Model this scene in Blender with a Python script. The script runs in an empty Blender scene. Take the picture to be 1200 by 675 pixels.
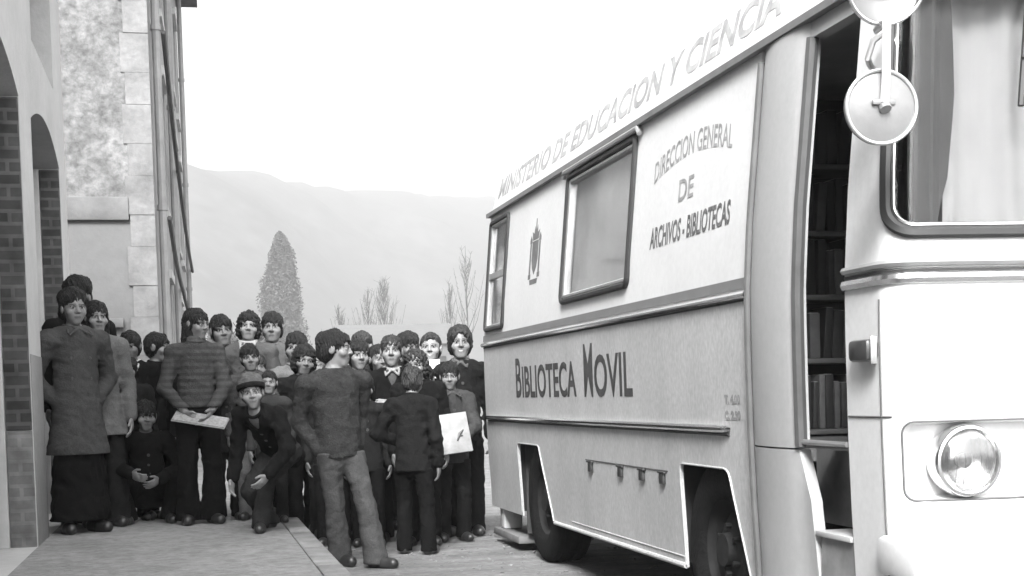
import bpy, bmesh, math, random
import numpy as np
from mathutils import Vector, Matrix
from mathutils.geometry import delaunay_2d_cdt
random.seed(7)
rng = np.random.default_rng(7)
SC = bpy.context.scene
COL = SC.collection
PI = math.pi

# ------------------------------------------------------------------ materials
MATS = {}

def mat(name, g, rough=0.7, nscale=0.0, namt=0.0, bump=0.0, bscale=None, metallic=0.0, spec=0.5, detail=6.0,
        stretch=None, scale2=0.0, amt2=0.0, coat=0.0):
    """grey procedural surface: two octaves of colour variation, fine bump"""
    if name in MATS:
        return MATS[name]
    m = bpy.data.materials.new(name)
    m.use_nodes = True
    nt = m.node_tree
    b = nt.nodes['Principled BSDF']
    b.inputs['Roughness'].default_value = rough
    b.inputs['Metallic'].default_value = metallic
    b.inputs['Specular IOR Level'].default_value = spec
    if coat:
        b.inputs['Coat Weight'].default_value = coat
        b.inputs['Coat Roughness'].default_value = 0.12
    tc = nt.nodes.new('ShaderNodeTexCoord')
    mp = nt.nodes.new('ShaderNodeMapping')
    nt.links.new(tc.outputs['Object'], mp.inputs['Vector'])
    if stretch:
        mp.inputs['Scale'].default_value = stretch
    col = nt.nodes.new('ShaderNodeRGB')
    col.outputs[0].default_value = (g, g, g, 1)
    last = col.outputs[0]

    def vary(last, scale, amt, seed):
        n = nt.nodes.new('ShaderNodeTexNoise')
        n.inputs['Scale'].default_value = scale
        n.inputs['Detail'].default_value = detail
        n.inputs['Roughness'].default_value = 0.62
        nt.links.new(mp.outputs[0], n.inputs['Vector'])
        mr = nt.nodes.new('ShaderNodeMapRange')
        mr.inputs['From Min'].default_value = 0.3
        mr.inputs['From Max'].default_value = 0.7
        mr.inputs['To Min'].default_value = 1 - amt
        mr.inputs['To Max'].default_value = 1 + amt
        nt.links.new(n.outputs['Fac'], mr.inputs['Value'])
        mx = nt.nodes.new('ShaderNodeVectorMath')
        mx.operation = 'SCALE'
        nt.links.new(last, mx.inputs[0])
        nt.links.new(mr.outputs[0], mx.inputs['Scale'])
        return mx.outputs[0]
    if namt:
        last = vary(last, nscale, namt, 0)
    if amt2:
        last = vary(last, scale2, amt2, 1)
    nt.links.new(last, b.inputs['Base Color'])
    if bump:
        n = nt.nodes.new('ShaderNodeTexNoise')
        n.inputs['Scale'].default_value = bscale or nscale
        n.inputs['Detail'].default_value = 5
        nt.links.new(mp.outputs[0], n.inputs['Vector'])
        bp = nt.nodes.new('ShaderNodeBump')
        bp.inputs['Strength'].default_value = bump
        bp.inputs['Distance'].default_value = 0.02
        nt.links.new(n.outputs['Fac'], bp.inputs['Height'])
        nt.links.new(bp.outputs[0], b.inputs['Normal'])
    MATS[name] = m
    return m


def mat_brick(name, c1, c2, mortar, scale=1.0, bw=0.24, rh=0.072, axis='xz', ms=0.012):
    if name in MATS:
        return MATS[name]
    m = bpy.data.materials.new(name)
    m.use_nodes = True
    nt = m.node_tree
    b = nt.nodes['Principled BSDF']
    b.inputs['Roughness'].default_value = 0.9
    tc = nt.nodes.new('ShaderNodeTexCoord')
    sp = nt.nodes.new('ShaderNodeSeparateXYZ')
    cb = nt.nodes.new('ShaderNodeCombineXYZ')
    nt.links.new(tc.outputs['Object'], sp.inputs[0])
    a0, a1 = axis
    nt.links.new(sp.outputs[a0.upper()], cb.inputs[0])
    nt.links.new(sp.outputs[a1.upper()], cb.inputs[1])
    br = nt.nodes.new('ShaderNodeTexBrick')
    nt.links.new(cb.outputs[0], br.inputs['Vector'])
    br.inputs['Scale'].default_value = scale
    br.inputs['Brick Width'].default_value = bw
    br.inputs['Row Height'].default_value = rh
    br.inputs['Mortar Size'].default_value = ms
    br.inputs['Color1'].default_value = (c1, c1, c1, 1)
    br.inputs['Color2'].default_value = (c2, c2, c2, 1)
    br.inputs['Mortar'].default_value = (mortar, mortar, mortar, 1)
    n = nt.nodes.new('ShaderNodeTexNoise')
    n.inputs['Scale'].default_value = 9
    n.inputs['Detail'].default_value = 8
    nt.links.new(tc.outputs['Object'], n.inputs['Vector'])
    mr = nt.nodes.new('ShaderNodeMapRange')
    mr.inputs['From Min'].default_value = 0.3
    mr.inputs['From Max'].default_value = 0.7
    mr.inputs['To Min'].default_value = 0.65
    mr.inputs['To Max'].default_value = 1.35
    nt.links.new(n.outputs['Fac'], mr.inputs['Value'])
    mx = nt.nodes.new('ShaderNodeVectorMath')
    mx.operation = 'SCALE'
    nt.links.new(br.outputs['Color'], mx.inputs[0])
    nt.links.new(mr.outputs[0], mx.inputs['Scale'])
    nt.links.new(mx.outputs[0], b.inputs['Base Color'])
    bp = nt.nodes.new('ShaderNodeBump')
    bp.inputs['Strength'].default_value = 0.6
    bp.inputs['Distance'].default_value = 0.01
    bp.invert = True
    nt.links.new(br.outputs['Fac'], bp.inputs['Height'])
    nt.links.new(bp.outputs[0], b.inputs['Normal'])
    MATS[name] = m
    return m


def mat_glass(name, tint=0.5, base_reflect=0.12, rough=0.03, wob=0.0, ior=1.55):
    """thin window pane: see-through, mirror-like at grazing angles"""
    if name in MATS:
        return MATS[name]
    m = bpy.data.materials.new(name)
    m.use_nodes = True
    nt = m.node_tree
    for n in list(nt.nodes):
        if n.type != 'OUTPUT_MATERIAL':
            nt.nodes.remove(n)
    out = nt.nodes[0]
    tr = nt.nodes.new('ShaderNodeBsdfTransparent')
    tr.inputs[0].default_value = (tint, tint, tint, 1)
    gl = nt.nodes.new('ShaderNodeBsdfGlossy')
    gl.inputs['Roughness'].default_value = rough
    gl.inputs['Color'].default_value = (.95, .95, .95, 1)
    # Schlick reflectance, the same from both faces of the pane
    f0 = ((ior - 1) / (ior + 1)) ** 2
    ge = nt.nodes.new('ShaderNodeNewGeometry')
    dt = nt.nodes.new('ShaderNodeVectorMath')
    dt.operation = 'DOT_PRODUCT'
    nt.links.new(ge.outputs['Normal'], dt.inputs[0])
    nt.links.new(ge.outputs['Incoming'], dt.inputs[1])
    last = dt.outputs['Value']
    for op, v0, v1 in (('ABSOLUTE', None, None), ('SUBTRACT', 1.0, None), ('POWER', None, 5.0), ('MULTIPLY', None, 1 - f0), ('ADD', None, f0 + base_reflect)):
        q = nt.nodes.new('ShaderNodeMath')
        q.operation = op
        q.use_clamp = True
        if v0 is not None:
            q.inputs[0].default_value = v0
            nt.links.new(last, q.inputs[1])
        else:
            nt.links.new(last, q.inputs[0])
            if v1 is not None:
                q.inputs[1].default_value = v1
        last = q.outputs[0]
    ad = q
    mx = nt.nodes.new('ShaderNodeMixShader')
    nt.links.new(ad.outputs[0], mx.inputs[0])
    nt.links.new(tr.outputs[0], mx.inputs[1])
    nt.links.new(gl.outputs[0], mx.inputs[2])
    if wob:
        tc = nt.nodes.new('ShaderNodeTexCoord')
        n = nt.nodes.new('ShaderNodeTexNoise')
        n.inputs['Scale'].default_value = 3
        nt.links.new(tc.outputs['Object'], n.inputs['Vector'])
        bp = nt.nodes.new('ShaderNodeBump')
        bp.inputs['Strength'].default_value = wob
        nt.links.new(n.outputs['Fac'], bp.inputs['Height'])
        nt.links.new(bp.outputs[0], gl.inputs['Normal'])
    nt.links.new(mx.outputs[0], out.inputs['Surface'])
    MATS[name] = m
    return m


# ------------------------------------------------------------------ object helpers
def tag(o, label=None, cat=None, group=None, kind=None):
    if label:
        o['label'] = label
    if cat:
        o['category'] = cat
    if group:
        o['group'] = group
    if kind:
        o['kind'] = kind
    return o


def empty(name, loc=(0, 0, 0), rz=0.0):
    o = bpy.data.objects.new(name, None)
    o.empty_display_size = 0.2
    COL.objects.link(o)
    o.location = loc
    o.rotation_euler = (0, 0, rz)
    return o


def link(name, me, m=None, parent=None):
    o = bpy.data.objects.new(name, me)
    COL.objects.link(o)
    if m is not None:
        if not me.materials:
            me.materials.append(m)
    if parent is not None:
        o.parent = parent
        # vertices of setting and bus meshes are written in world space; shift for the parent's place
    return o


class MB:
    """collects shapes into one bmesh; vertices in world space unless said otherwise"""

    def __init__(s):
        s.bm = bmesh.new()

    def box(s, lo, hi, bev=0.0, M=None, seg=2):
        bm = bmesh.new()
        bmesh.ops.create_cube(bm, size=1)
        lo = Vector(lo); hi = Vector(hi)
        c = (lo + hi) / 2
        d = hi - lo
        for v in bm.verts:
            v.co = Vector((v.co.x * d.x, v.co.y * d.y, v.co.z * d.z)) + c
        if bev:
            bmesh.ops.bevel(bm, geom=list(bm.edges), offset=bev, segments=seg, affect='EDGES', profile=0.5)
        s._merge(bm, M)
        return s

    def _merge(s, bm, M=None):
        if M is not None:
            bmesh.ops.transform(bm, matrix=M, verts=bm.verts)
        me = bpy.data.meshes.new('tmp')
        bm.to_mesh(me)
        bm.free()
        s.bm.from_mesh(me)
        bpy.data.meshes.remove(me)

    def tube(s, pts, r, n=8, r2=None, cap=True, closed=False):
        pts = [Vector(p) for p in pts]
        N = len(pts)
        rings = []
        up = None
        for i, p in enumerate(pts):
            if closed:
                t = (pts[(i + 1) % N] - pts[i - 1]).normalized()
            else:
                a = pts[max(i - 1, 0)]
                b = pts[min(i + 1, N - 1)]
                t = (b - a).normalized()
            if up is None:
                up = Vector((0, 0, 1)) if abs(t.z) < 0.9 else Vector((1, 0, 0))
            u = t.cross(up)
            if u.length < 1e-4:
                u = t.cross(Vector((1, 0.3, 0)))
            u.normalize()
            w = t.cross(u).normalized()
            up = -w if w.dot(up) < 0 else w
            up = u.cross(t).normalized()
            rr = r if r2 is None else r + (r2 - r) * i / max(N - 1, 1)
            if isinstance(r, (list, tuple)):
                rr = r[i]
            rings.append([s.bm.verts.new(p + u * math.cos(2 * PI * k / n) * rr + up * math.sin(2 * PI * k / n) * rr) for k in range(n)])
        for i in range(N if closed else N - 1):
            A = rings[i]
            B = rings[(i + 1) % N]
            for k in range(n):
                s.bm.faces.new((A[k], A[(k + 1) % n], B[(k + 1) % n], B[k]))
        if cap and not closed:
            s.bm.faces.new(rings[0][::-1])
            s.bm.faces.new(rings[-1])
        return s

    def lathe(s, prof, n=32, M=None, cap=False):
        """prof: list of (radius, height) about local Z"""
        rings = []
        for r, h in prof:
            ring = []
            if r < 1e-6:
                v = s.bm.verts.new((0, 0, h))
                ring = [v] * n
            else:
                ring = [s.bm.verts.new((r * math.cos(2 * PI * k / n), r * math.sin(2 * PI * k / n), h)) for k in range(n)]
            rings.append(ring)
        newv = {v for r in rings for v in r}
        for A, B in zip(rings[:-1], rings[1:]):
            for k in range(n):
                q = [A[k], A[(k + 1) % n], B[(k + 1) % n], B[k]]
                qq = []
                for v in q:
                    if v not in qq:
                        qq.append(v)
                if len(qq) >= 3:
                    s.bm.faces.new(qq)
        if M is not None:
            for v in newv:
                v.co = M @ v.co
        return s

    def quad(s, *p):
        s.bm.faces.new([s.bm.verts.new(q) for q in p])
        return s

    def build(s, name, m, parent=None, smooth=True, ang=35, off=None):
        bm = s.bm
        bmesh.ops.remove_doubles(bm, verts=bm.verts, dist=1e-5)
        bmesh.ops.recalc_face_normals(bm, faces=bm.faces)
        if smooth:
            for f in bm.faces:
                f.smooth = True
            for e in bm.edges:
                if len(e.link_faces) == 2:
                    if e.calc_face_angle(0) > math.radians(ang):
                        e.smooth = False
        if off is None and parent is not None:
            off = world_loc(parent)
        if off is not None:
            for v in bm.verts:
                v.co -= off
        me = bpy.data.meshes.new(name)
        bm.to_mesh(me)
        bm.free()
        if m is not None:
            me.materials.append(m)
        o = bpy.data.objects.new(name, me)
        COL.objects.link(o)
        if parent is not None:
            o.parent = parent
        return o


def world_loc(o):
    v = Vector((0, 0, 0))
    while o is not None:
        v += o.location
        o = o.parent
    return v


def inside(p, poly):
    x, y = p
    c = False
    n = len(poly)
    for i in range(n):
        x1, y1 = poly[i]
        x2, y2 = poly[(i + 1) % n]
        if (y1 > y) != (y2 > y) and x < (x2 - x1) * (y - y1) / (y2 - y1) + x1:
            c = not c
    return c


def sheet(mb, outer, holes, fmap, thick, ulines=(), vlines=(), nrm=None):
    """flat outline with holes, mapped by fmap(u,v,d) to a curved plate of given thickness (d = 0 outer face, thick inner)"""
    verts = []
    edges = []

    def loop(L):
        b = len(verts)
        verts.extend([Vector(p) for p in L])
        n = len(L)
        edges.extend([(b + i, b + (i + 1) % n) for i in range(n)])
    loop(outer)
    for h in holes:
        loop(h)
    us = [p[0] for p in outer]
    vs = [p[1] for p in outer]
    for v in vlines:
        b = len(verts)
        verts.extend([Vector((min(us) - .013, v)), Vector((max(us) + .013, v))])
        edges.append((b, b + 1))
    for u in ulines:
        b = len(verts)
        verts.extend([Vector((u, min(vs) - .013)), Vector((u, max(vs) + .013))])
        edges.append((b, b + 1))
    V, E, F, _, _, _ = delaunay_2d_cdt(verts, edges, [], 0, 1e-6)
    keep = []
    for f in F:
        c = sum((V[i] for i in f), Vector((0, 0))) / len(f)
        if inside(c, outer) and not any(inside(c, h) for h in holes):
            keep.append(f)
    cnt = {}
    for f in keep:
        for i in range(len(f)):
            a, b = f[i], f[(i + 1) % len(f)]
            cnt.setdefault((min(a, b), max(a, b)), []).append((a, b))
    used = sorted({i for f in keep for i in f})
    A = {i: mb.bm.verts.new(fmap(V[i].x, V[i].y, 0.0)) for i in used}
    if thick:
        B = {i: mb.bm.verts.new(fmap(V[i].x, V[i].y, thick)) for i in used}
    for f in keep:
        mb.bm.faces.new([A[i] for i in f])
        if thick:
            mb.bm.faces.new([B[i] for i in reversed(f)])
    if thick:
        for k, L in cnt.items():
            if len(L) == 1:
                a, b = L[0]
                mb.bm.faces.new((A[b], A[a], B[a], B[b]))
    return mb


def rrect(u0, v0, u1, v1, r, n=5):
    P = []
    for cx, cy, a0 in ((u1 - r, v1 - r, 0), (u0 + r, v1 - r, 90), (u0 + r, v0 + r, 180), (u1 - r, v0 + r, 270)):
        for i in range(n + 1):
            a = math.radians(a0 + 90 * i / n)
            P.append((cx + r * math.cos(a), cy + r * math.sin(a)))
    return P


def ring_strip(mb, poly, w, fmap, d0, d1):
    """a frame following a closed outline: width w inwards, between depths d0 (outer) and d1"""
    n = len(poly)
    cx = sum(p[0] for p in poly) / n
    cy = sum(p[1] for p in poly) / n
    inn = []
    for i in range(n):
        p0 = Vector(poly[i - 1]); p = Vector(poly[i]); p1 = Vector(poly[(i + 1) % n])
        t = (p1 - p0).normalized()
        nn = Vector((-t.y, t.x))
        if nn.dot(Vector((cx, cy)) - p) < 0:
            nn = -nn
        inn.append(p + nn * w)
    prof = [(0, d1), (0.0, d0), (0.25, d0 - 0.25 * abs(w)), (0.75, d0 - 0.25 * abs(w)), (1, d0), (1, d1)]
    rings = []
    for f, d in prof:
        rings.append([mb.bm.verts.new(fmap(*(Vector(poly[i]).lerp(inn[i], f)), d)) for i in range(n)])
    for A, B in zip(rings, rings[1:] + rings[:1]):
        for i in range(n):
            mb.bm.faces.new((A[i], A[(i + 1) % n], B[(i + 1) % n], B[i]))
    return [tuple(p) for p in inn]


def dens(poly, step):
    """subdivide a closed outline"""
    out = []
    n = len(poly)
    for i in range(n):
        a = Vector(poly[i]); b = Vector(poly[(i + 1) % n])
        k = max(1, int((b - a).length / step))
        for j in range(k):
            out.append(tuple(a.lerp(b, j / k)))
    return out


def text_sheet(s, size, fmap, bold=0.0, depth=0.0004, shear=0.0, spacing=1.0):
    """lettering as thin solid letters; fmap(tx, ty, d)"""
    cu = bpy.data.curves.new('lettering', 'FONT')
    cu.body = s
    cu.size = size
    cu.offset = bold
    cu.shear = shear
    cu.space_character = spacing
    cu.resolution_u = 4
    cu.fill_mode = 'BOTH'
    cu.extrude = 0.01
    ob = bpy.data.objects.new('lettering', cu)
    COL.objects.link(ob)
    dg = bpy.context.evaluated_depsgraph_get()
    me = bpy.data.meshes.new_from_object(ob.evaluated_get(dg))
    bpy.data.objects.remove(ob)
    xs = [v.co.x for v in me.vertices]
    x0, x1 = min(xs), max(xs)
    for v in me.vertices:
        d = 0.0 if v.co.z < 0 else depth
        v.co = fmap((v.co.x - x0) / (x1 - x0), v.co.y, d)
    return me


# ------------------------------------------------------------------ camera
CAM_YAW, CAM_PITCH, CAM_ROLL = -12.688621, -3.0, -1.5
cam = bpy.data.cameras.new('camera')
cam_o = bpy.data.objects.new('camera', cam)
COL.objects.link(cam_o)
cam.sensor_width = 36.0
cam.lens = 1667.0 / 1200 * 36
cam.shift_y = 0.17666
cam.clip_end = 3000
cam.clip_start = 0.05
Rm = Matrix.Rotation(math.radians(CAM_YAW), 4, 'Z') @ Matrix.Rotation(math.radians(90 + CAM_PITCH), 4, 'X') @ Matrix.Rotation(math.radians(CAM_ROLL), 4, 'Z')
cam_o.matrix_world = Matrix.Translation((0, 0, 1.0)) @ Rm
SC.camera = cam_o

# ------------------------------------------------------------------ light
SUN_EL, SUN_AZ = 42.0, 199.0      # azimuth clockwise from +Y: behind the camera
w = bpy.data.worlds.new('World')
SC.world = w
w.use_nodes = True
nt = w.node_tree
bg = nt.nodes['Background']
sky = nt.nodes.new('ShaderNodeTexSky')
sky.sky_type = 'NISHITA'
sky.sun_disc = False
sky.sun_elevation = math.radians(SUN_EL)
sky.sun_rotation = math.radians(SUN_AZ)
sky.air_density = 1.6
sky.dust_density = 6.0
bw = nt.nodes.new('ShaderNodeRGBToBW')       # a black-and-white photograph: neutral light
nt.links.new(sky.outputs[0], bw.inputs[0])
nt.links.new(bw.outputs[0], bg.inputs['Color'])
bg.inputs['Strength'].default_value = 0.15
sl = bpy.data.lights.new('sun', 'SUN')
sl.energy = 1.5
sl.angle = math.radians(14)
sun = bpy.data.objects.new('sun', sl)
COL.objects.link(sun)
az = math.radians(SUN_AZ); el = math.radians(SUN_EL)
sd = Vector((math.sin(az) * math.cos(el), math.cos(az) * math.cos(el), math.sin(el)))
sun.rotation_euler = (-sd).to_track_quat('-Z', 'Y').to_euler()
SC.view_settings.view_transform = 'Standard'
SC.view_settings.look = 'None'
SC.view_settings.exposure = 2.2
SC.view_settings.gamma = 1.0
SC.view_settings.use_curve_mapping = False

#@@SETTING
#@@BUS
#@@PEOPLE
# ------------------------------------------------------------------ ground, road, pavement, hill
M_road = mat('road_dirt_asphalt', 0.15, 0.95, 1.7, 0.42, 0.9, 45, stretch=(.7, 2.2, 1), scale2=24, amt2=0.45)
M_pave = mat('pavement_concrete', 0.19, 0.9, 1.3, 0.26, 0.6, 40, scale2=17, amt2=0.30)
M_kerb = mat('kerb_stone', 0.18, 0.9, 5, 0.35, 0.6, 30)
M_earth = mat('earth', 0.12, 1.0, 0.05, 0.3, 0.4, 2)


def grid_mesh(name, xs, ys, zf, m):
    me = bpy.data.meshes.new(name)
    V = [(x, y, zf(x, y)) for y in ys for x in xs]
    n = len(xs)
    F = [(j * n + i, j * n + i + 1, (j + 1) * n + i + 1, (j + 1) * n + i) for j in range(len(ys) - 1) for i in range(n - 1)]
    me.from_pydata(V, [], F)
    me.materials.append(m)
    for p in me.polygons:
        p.use_smooth = True
    o = bpy.data.objects.new(name, me)
    COL.objects.link(o)
    return o


def wob(x, y):
    return math.sin(x * .7 + 1.3 * math.sin(y * .31)) * .5 + math.sin(y * .9 + 2 * math.sin(x * .23)) * .5


o = grid_mesh('ground', [-800, -40, -3, 12, 60, 1000], [-50, -5, 40, 90, 2220], lambda x, y: -0.03, M_earth)
tag(o, kind='structure')
xs = [-4 + 0.35 * i for i in range(46)]
ys = [-6 + 0.5 * i for i in range(90)]
o = grid_mesh('road', xs, ys, lambda x, y: 0.006 * wob(x * 1.7, y) if y < 39 and x > -3.5 else 0.0, M_road)
tag(o, kind='structure')
mb = MB()
mb.box((-3.2, -6, -0.02), (0.598, 39, 0.15), 0.004)
tag(mb.build('pavement', M_pave), kind='structure')
mb = MB()
y = -6.0
while y < 39:
    L = 0.95
    mb.box((0.602, y + .004, -0.02), (0.735, y + L - .004, 0.153 + random.uniform(-.002, .003)), 0.012)
    y += L
tag(mb.build('kerb', M_kerb), kind='structure')

# crest of the hill, running away to the right: (x, distance, height)
PROF = [(-800, 520, 120), (-300, 620, 150), (-120, 660, 128), (2.6, 700, 113), (47.6, 850, 130), (114, 1050, 152), (287, 1400, 195), (408, 1600, 218), (1000, 2000, 215)]


def ridge(x):
    for (x0, y0, z0), (x1, y1, z1) in zip(PROF[:-1], PROF[1:]):
        if x <= x1:
            f = (x - x0) / (x1 - x0)
            return y0 + (y1 - y0) * f, z0 + (z1 - z0) * f
    return PROF[-1][1:]


def hillz(x, y):
    yr, zr = ridge(x)
    t = (y - .45 * yr) / (.55 * yr)
    t = min(max(t, 0), 1)
    s = t * t * (3 - 2 * t) * .75 + .25 * t
    n = (math.sin(x * .052) + math.sin(x * .025 + y * .033) + math.sin(y * .043 + x * .01)) * 3 * math.sin(PI * t)
    n2 = .8 * math.sin(x * .21) + .6 * math.sin(x * .43 + 1)
    return -0.5 + zr * s + n + n2 * t


xs = [-800 + 9.0 * i for i in range(201)]
ys = [230 + 22 * i for i in range(66)] + [1750, 1900, 2200]
tag(grid_mesh('hill', xs, ys, hillz, mat('hillside_scrub', 0.10, 1.0, 0.012, 0.25, scale2=0.12, amt2=0.30)), kind='structure')

# loose stones on the road
gv = random.Random(5)
mb = MB()
for k in range(700):
    gx = .8 + abs(gv.gauss(0, 1)) * 1.1
    gy = gv.uniform(6.5, 13)
    r = gv.uniform(.004, .014)
    bm_ = bmesh.new()
    bmesh.ops.create_icosphere(bm_, subdivisions=1, radius=r)
    for v in bm_.verts:
        v.co = Vector((v.co.x * gv.uniform(.7, 1.4) + gx, v.co.y * gv.uniform(.7, 1.4) + gy, v.co.z * .6 + .006))
    mb._merge(bm_)
tag(mb.build('gravel', mat('gravel_stone', .16, .9, 9, .4), smooth=False), kind='stuff')

# ------------------------------------------------------------------ near arcaded building on the left
M_render = mat('white_render', 0.42, 0.85, 1.2, 0.10, 0.15, 40, scale2=14, amt2=0.06)
M_dado = mat('grey_dado_render', 0.2, 0.85, 2.0, 0.16, 0.2, 40, scale2=20, amt2=0.10)
M_brickj = mat_brick('brown_brick', 0.05, 0.028, 0.075, axis='xz', bw=0.155, rh=0.075)
M_brickd = mat_brick('pale_brick_plinth', 0.13, 0.11, 0.15, axis='xz', bw=0.155, rh=0.075)
M_dark = mat('painted_interior_shade', 0.02, 0.9)  # near-black wall colour stands for the unlit inside
M_wood = mat('dark_wood', 0.035, 0.6, 3, 0.3, 0.3, 20, stretch=(8, 8, 1))
M_pane = mat_glass('window_glass', 0.25, 0.06, 0.04, 0.03)
M_trim = mat('stone_trim', 0.42, 0.85, 4, 0.15, 0.2, 30)

nb = empty('arcaded_building', (-0.93, 8.0, 0.15))
tag(nb, 'white rendered building with arched openings and dark brick jambs along the pavement', 'building')
XF, TW = -0.93, 0.24


def fnear(u, v, d):
    return (XF - d, u, v)


bays = [(-1.32, 0.81), (1.42, 3.55), (4.16, 6.29), (6.90, 9.05), (9.72, 11.79)]


def archpoly(y0, y1, z0, spring, crown, n=14):
    P = [(y0, z0), (y1, z0)]
    for i in range(n + 1):
        t = i / n
        P.append((y1 + (y0 - y1) * t, spring + (crown - spring) * (1 - (2 * t - 1) ** 2)))
    return P


holes = [archpoly(a, b, 0.151, 2.86, 3.03) for a, b in bays]
wins = [archpoly(a + .25, b - .25, 3.42, 4.2, 4.32) for a, b in bays]
mb = MB()
sheet(mb, [(-3, 0.15), (12.39, 0.15), (12.39, 4.6), (-3, 4.6)], holes + wins, fnear, TW, vlines=(1.3, 3.2))
mb.build('wall', M_render, nb)
mb = MB()
mb.box((-7, 12.15, .15), (XF - .242, 12.39, 4.6))
mb.build('end_wall', M_render, nb)
mb = MB()
mb.box((-7.0, -3, 4.6), (XF + .12, 12.5, 4.75), .02)
mb.box((-7.0, -3, 4.75), (XF + .2, 12.6, 4.82), .02)
mb.build('cornice', M_trim, nb)
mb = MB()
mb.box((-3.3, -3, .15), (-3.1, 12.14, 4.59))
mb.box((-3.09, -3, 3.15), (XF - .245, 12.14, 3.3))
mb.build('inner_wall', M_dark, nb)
for a, b in bays:
    mb = MB()
    mb.box((XF - .152, b - .022, .86), (XF - .004, b - .001, 2.85), .002)
    mb.build('brick_jamb', M_brickj, nb)
    mb = MB()
    mb.box((XF - .152, b - .026, .152), (XF - .004, b - .001, .858), .002)
    mb.build('jamb_plinth', M_brickd, nb)
    mb = MB()
    mb.box((XF - .235, b - .06, .152), (XF - .156, b - .002, 2.85), .004)
    mb.build('door_frame', M_trim, nb)
    mb = MB()
    mb.box((XF - .235, a + .002, .152), (XF - .156, a + .06, 2.85), .004)
    mb.build('door_frame', M_trim, nb)
    mb = MB()
    sheet(mb, archpoly(a + .01, b - .01, .16, 2.84, 3.0), [], lambda u, v, d: (XF - .27 - d, u, v), .04)
    mb.build('door', M_wood, nb)
    # upper window
    mb = MB()
    sheet(mb, archpoly(a + .26, b - .26, 3.43, 4.19, 4.30), [rrect(a + .34, 3.52, (a + b) / 2 - .03, 4.1, .01), rrect((a + b) / 2 + .03, 3.52, b - .34, 4.1, .01)],
          lambda u, v, d: (XF - .15 - d, u, v), .05)
    f = mb.build('window', M_wood, nb)
    mb = MB()
    mb.box((XF - .18, a + .3, 3.5), (XF - .172, b - .3, 4.12))
    mb.build('pane', M_pane, f, off=world_loc(nb))
for b0, b1 in zip([-3] + [b for a, b in bays], [a for a, b in bays] + [12.39]):
    mb = MB()
    mb.box((XF + .001, b0 + .003, .15), (XF + .005, b1 - .003, 1.32), .001)
    mb.build('dado', M_dado, nb)

# ------------------------------------------------------------------ far tall stone building
M_stone = mat('weathered_stucco', 0.125, 0.95, 1.9, 0.42, 0.9, 14, scale2=11, amt2=0.5)
M_smooth = mat('smooth_cement_panel', 0.115, 0.95, 1.4, 0.12, 0.2, 20, scale2=9, amt2=0.06)
M_quoin = mat('pale_quoin_stone', 0.14, 0.9, 2.5, 0.34, 0.5, 14, scale2=18, amt2=0.12)
M_side = mat('pale_side_wall', 0.27, 0.95, 1.0, 0.15, 0.3, 14, scale2=8, amt2=0.1)
M_shut = mat('grey_shutter', 0.14, 0.8, 4, 0.2)
M_pipe = mat('zinc_pipe', 0.25, 0.6, 5, 0.15, metallic=.3)
M_roof = mat('roof_tiles', 0.05, 0.9, 6, 0.4, 0.6, 12)
fb = empty('tall_stone_building', (-3.2, 22, 0))
tag(fb, 'tall pale stone building with corner quoins beyond the white building', 'building')
A = Vector((-0.30, 16.0)); B = Vector((0.025, 29.0)); HT = 8.85
mb = MB()
mb.box((-7, 16.0, 3.22), (-.31, 16.25, HT))
mb.build('front_wall', M_stone, fb)
mb = MB()
mb.box((-7, 16.004, .0), (-.31, 16.25, 2.99))
mb.build('front_base', M_smooth, fb)
mb = MB()
mb.box((-7, 15.95, 2.98), (-.56, 16.26, 3.23), .015)
mb.box((-1.0, 15.93, 1.83), (-.66, 16.02, 1.93), .01)
mb.build('string_course', mat('string_course', 0.12, .9, 4, .2, .3, 20), fb)
mb = MB()
z = 0.0
k = 0
while z < HT - .05:
    hh = 0.34 if k % 2 else 0.42
    wq = 0.24 if k % 2 else 0.28
    z1 = min(z + hh, HT)
    mb.box((-.31 - wq, 15.982 + random.uniform(-.008, .006), z + .001), (-.288, 16.3 + (0.15 if k % 2 else 0), z1 - .001), .003)
    z = z1
    k += 1
mb.build('quoins', M_quoin, fb, smooth=False)
dirv = (B - A).normalized()
nr = Vector((dirv.y, -dirv.x))


def fside(u, v, d):
    p = A + dirv * u - nr * d
    return (p.x, p.y, v)


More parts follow.
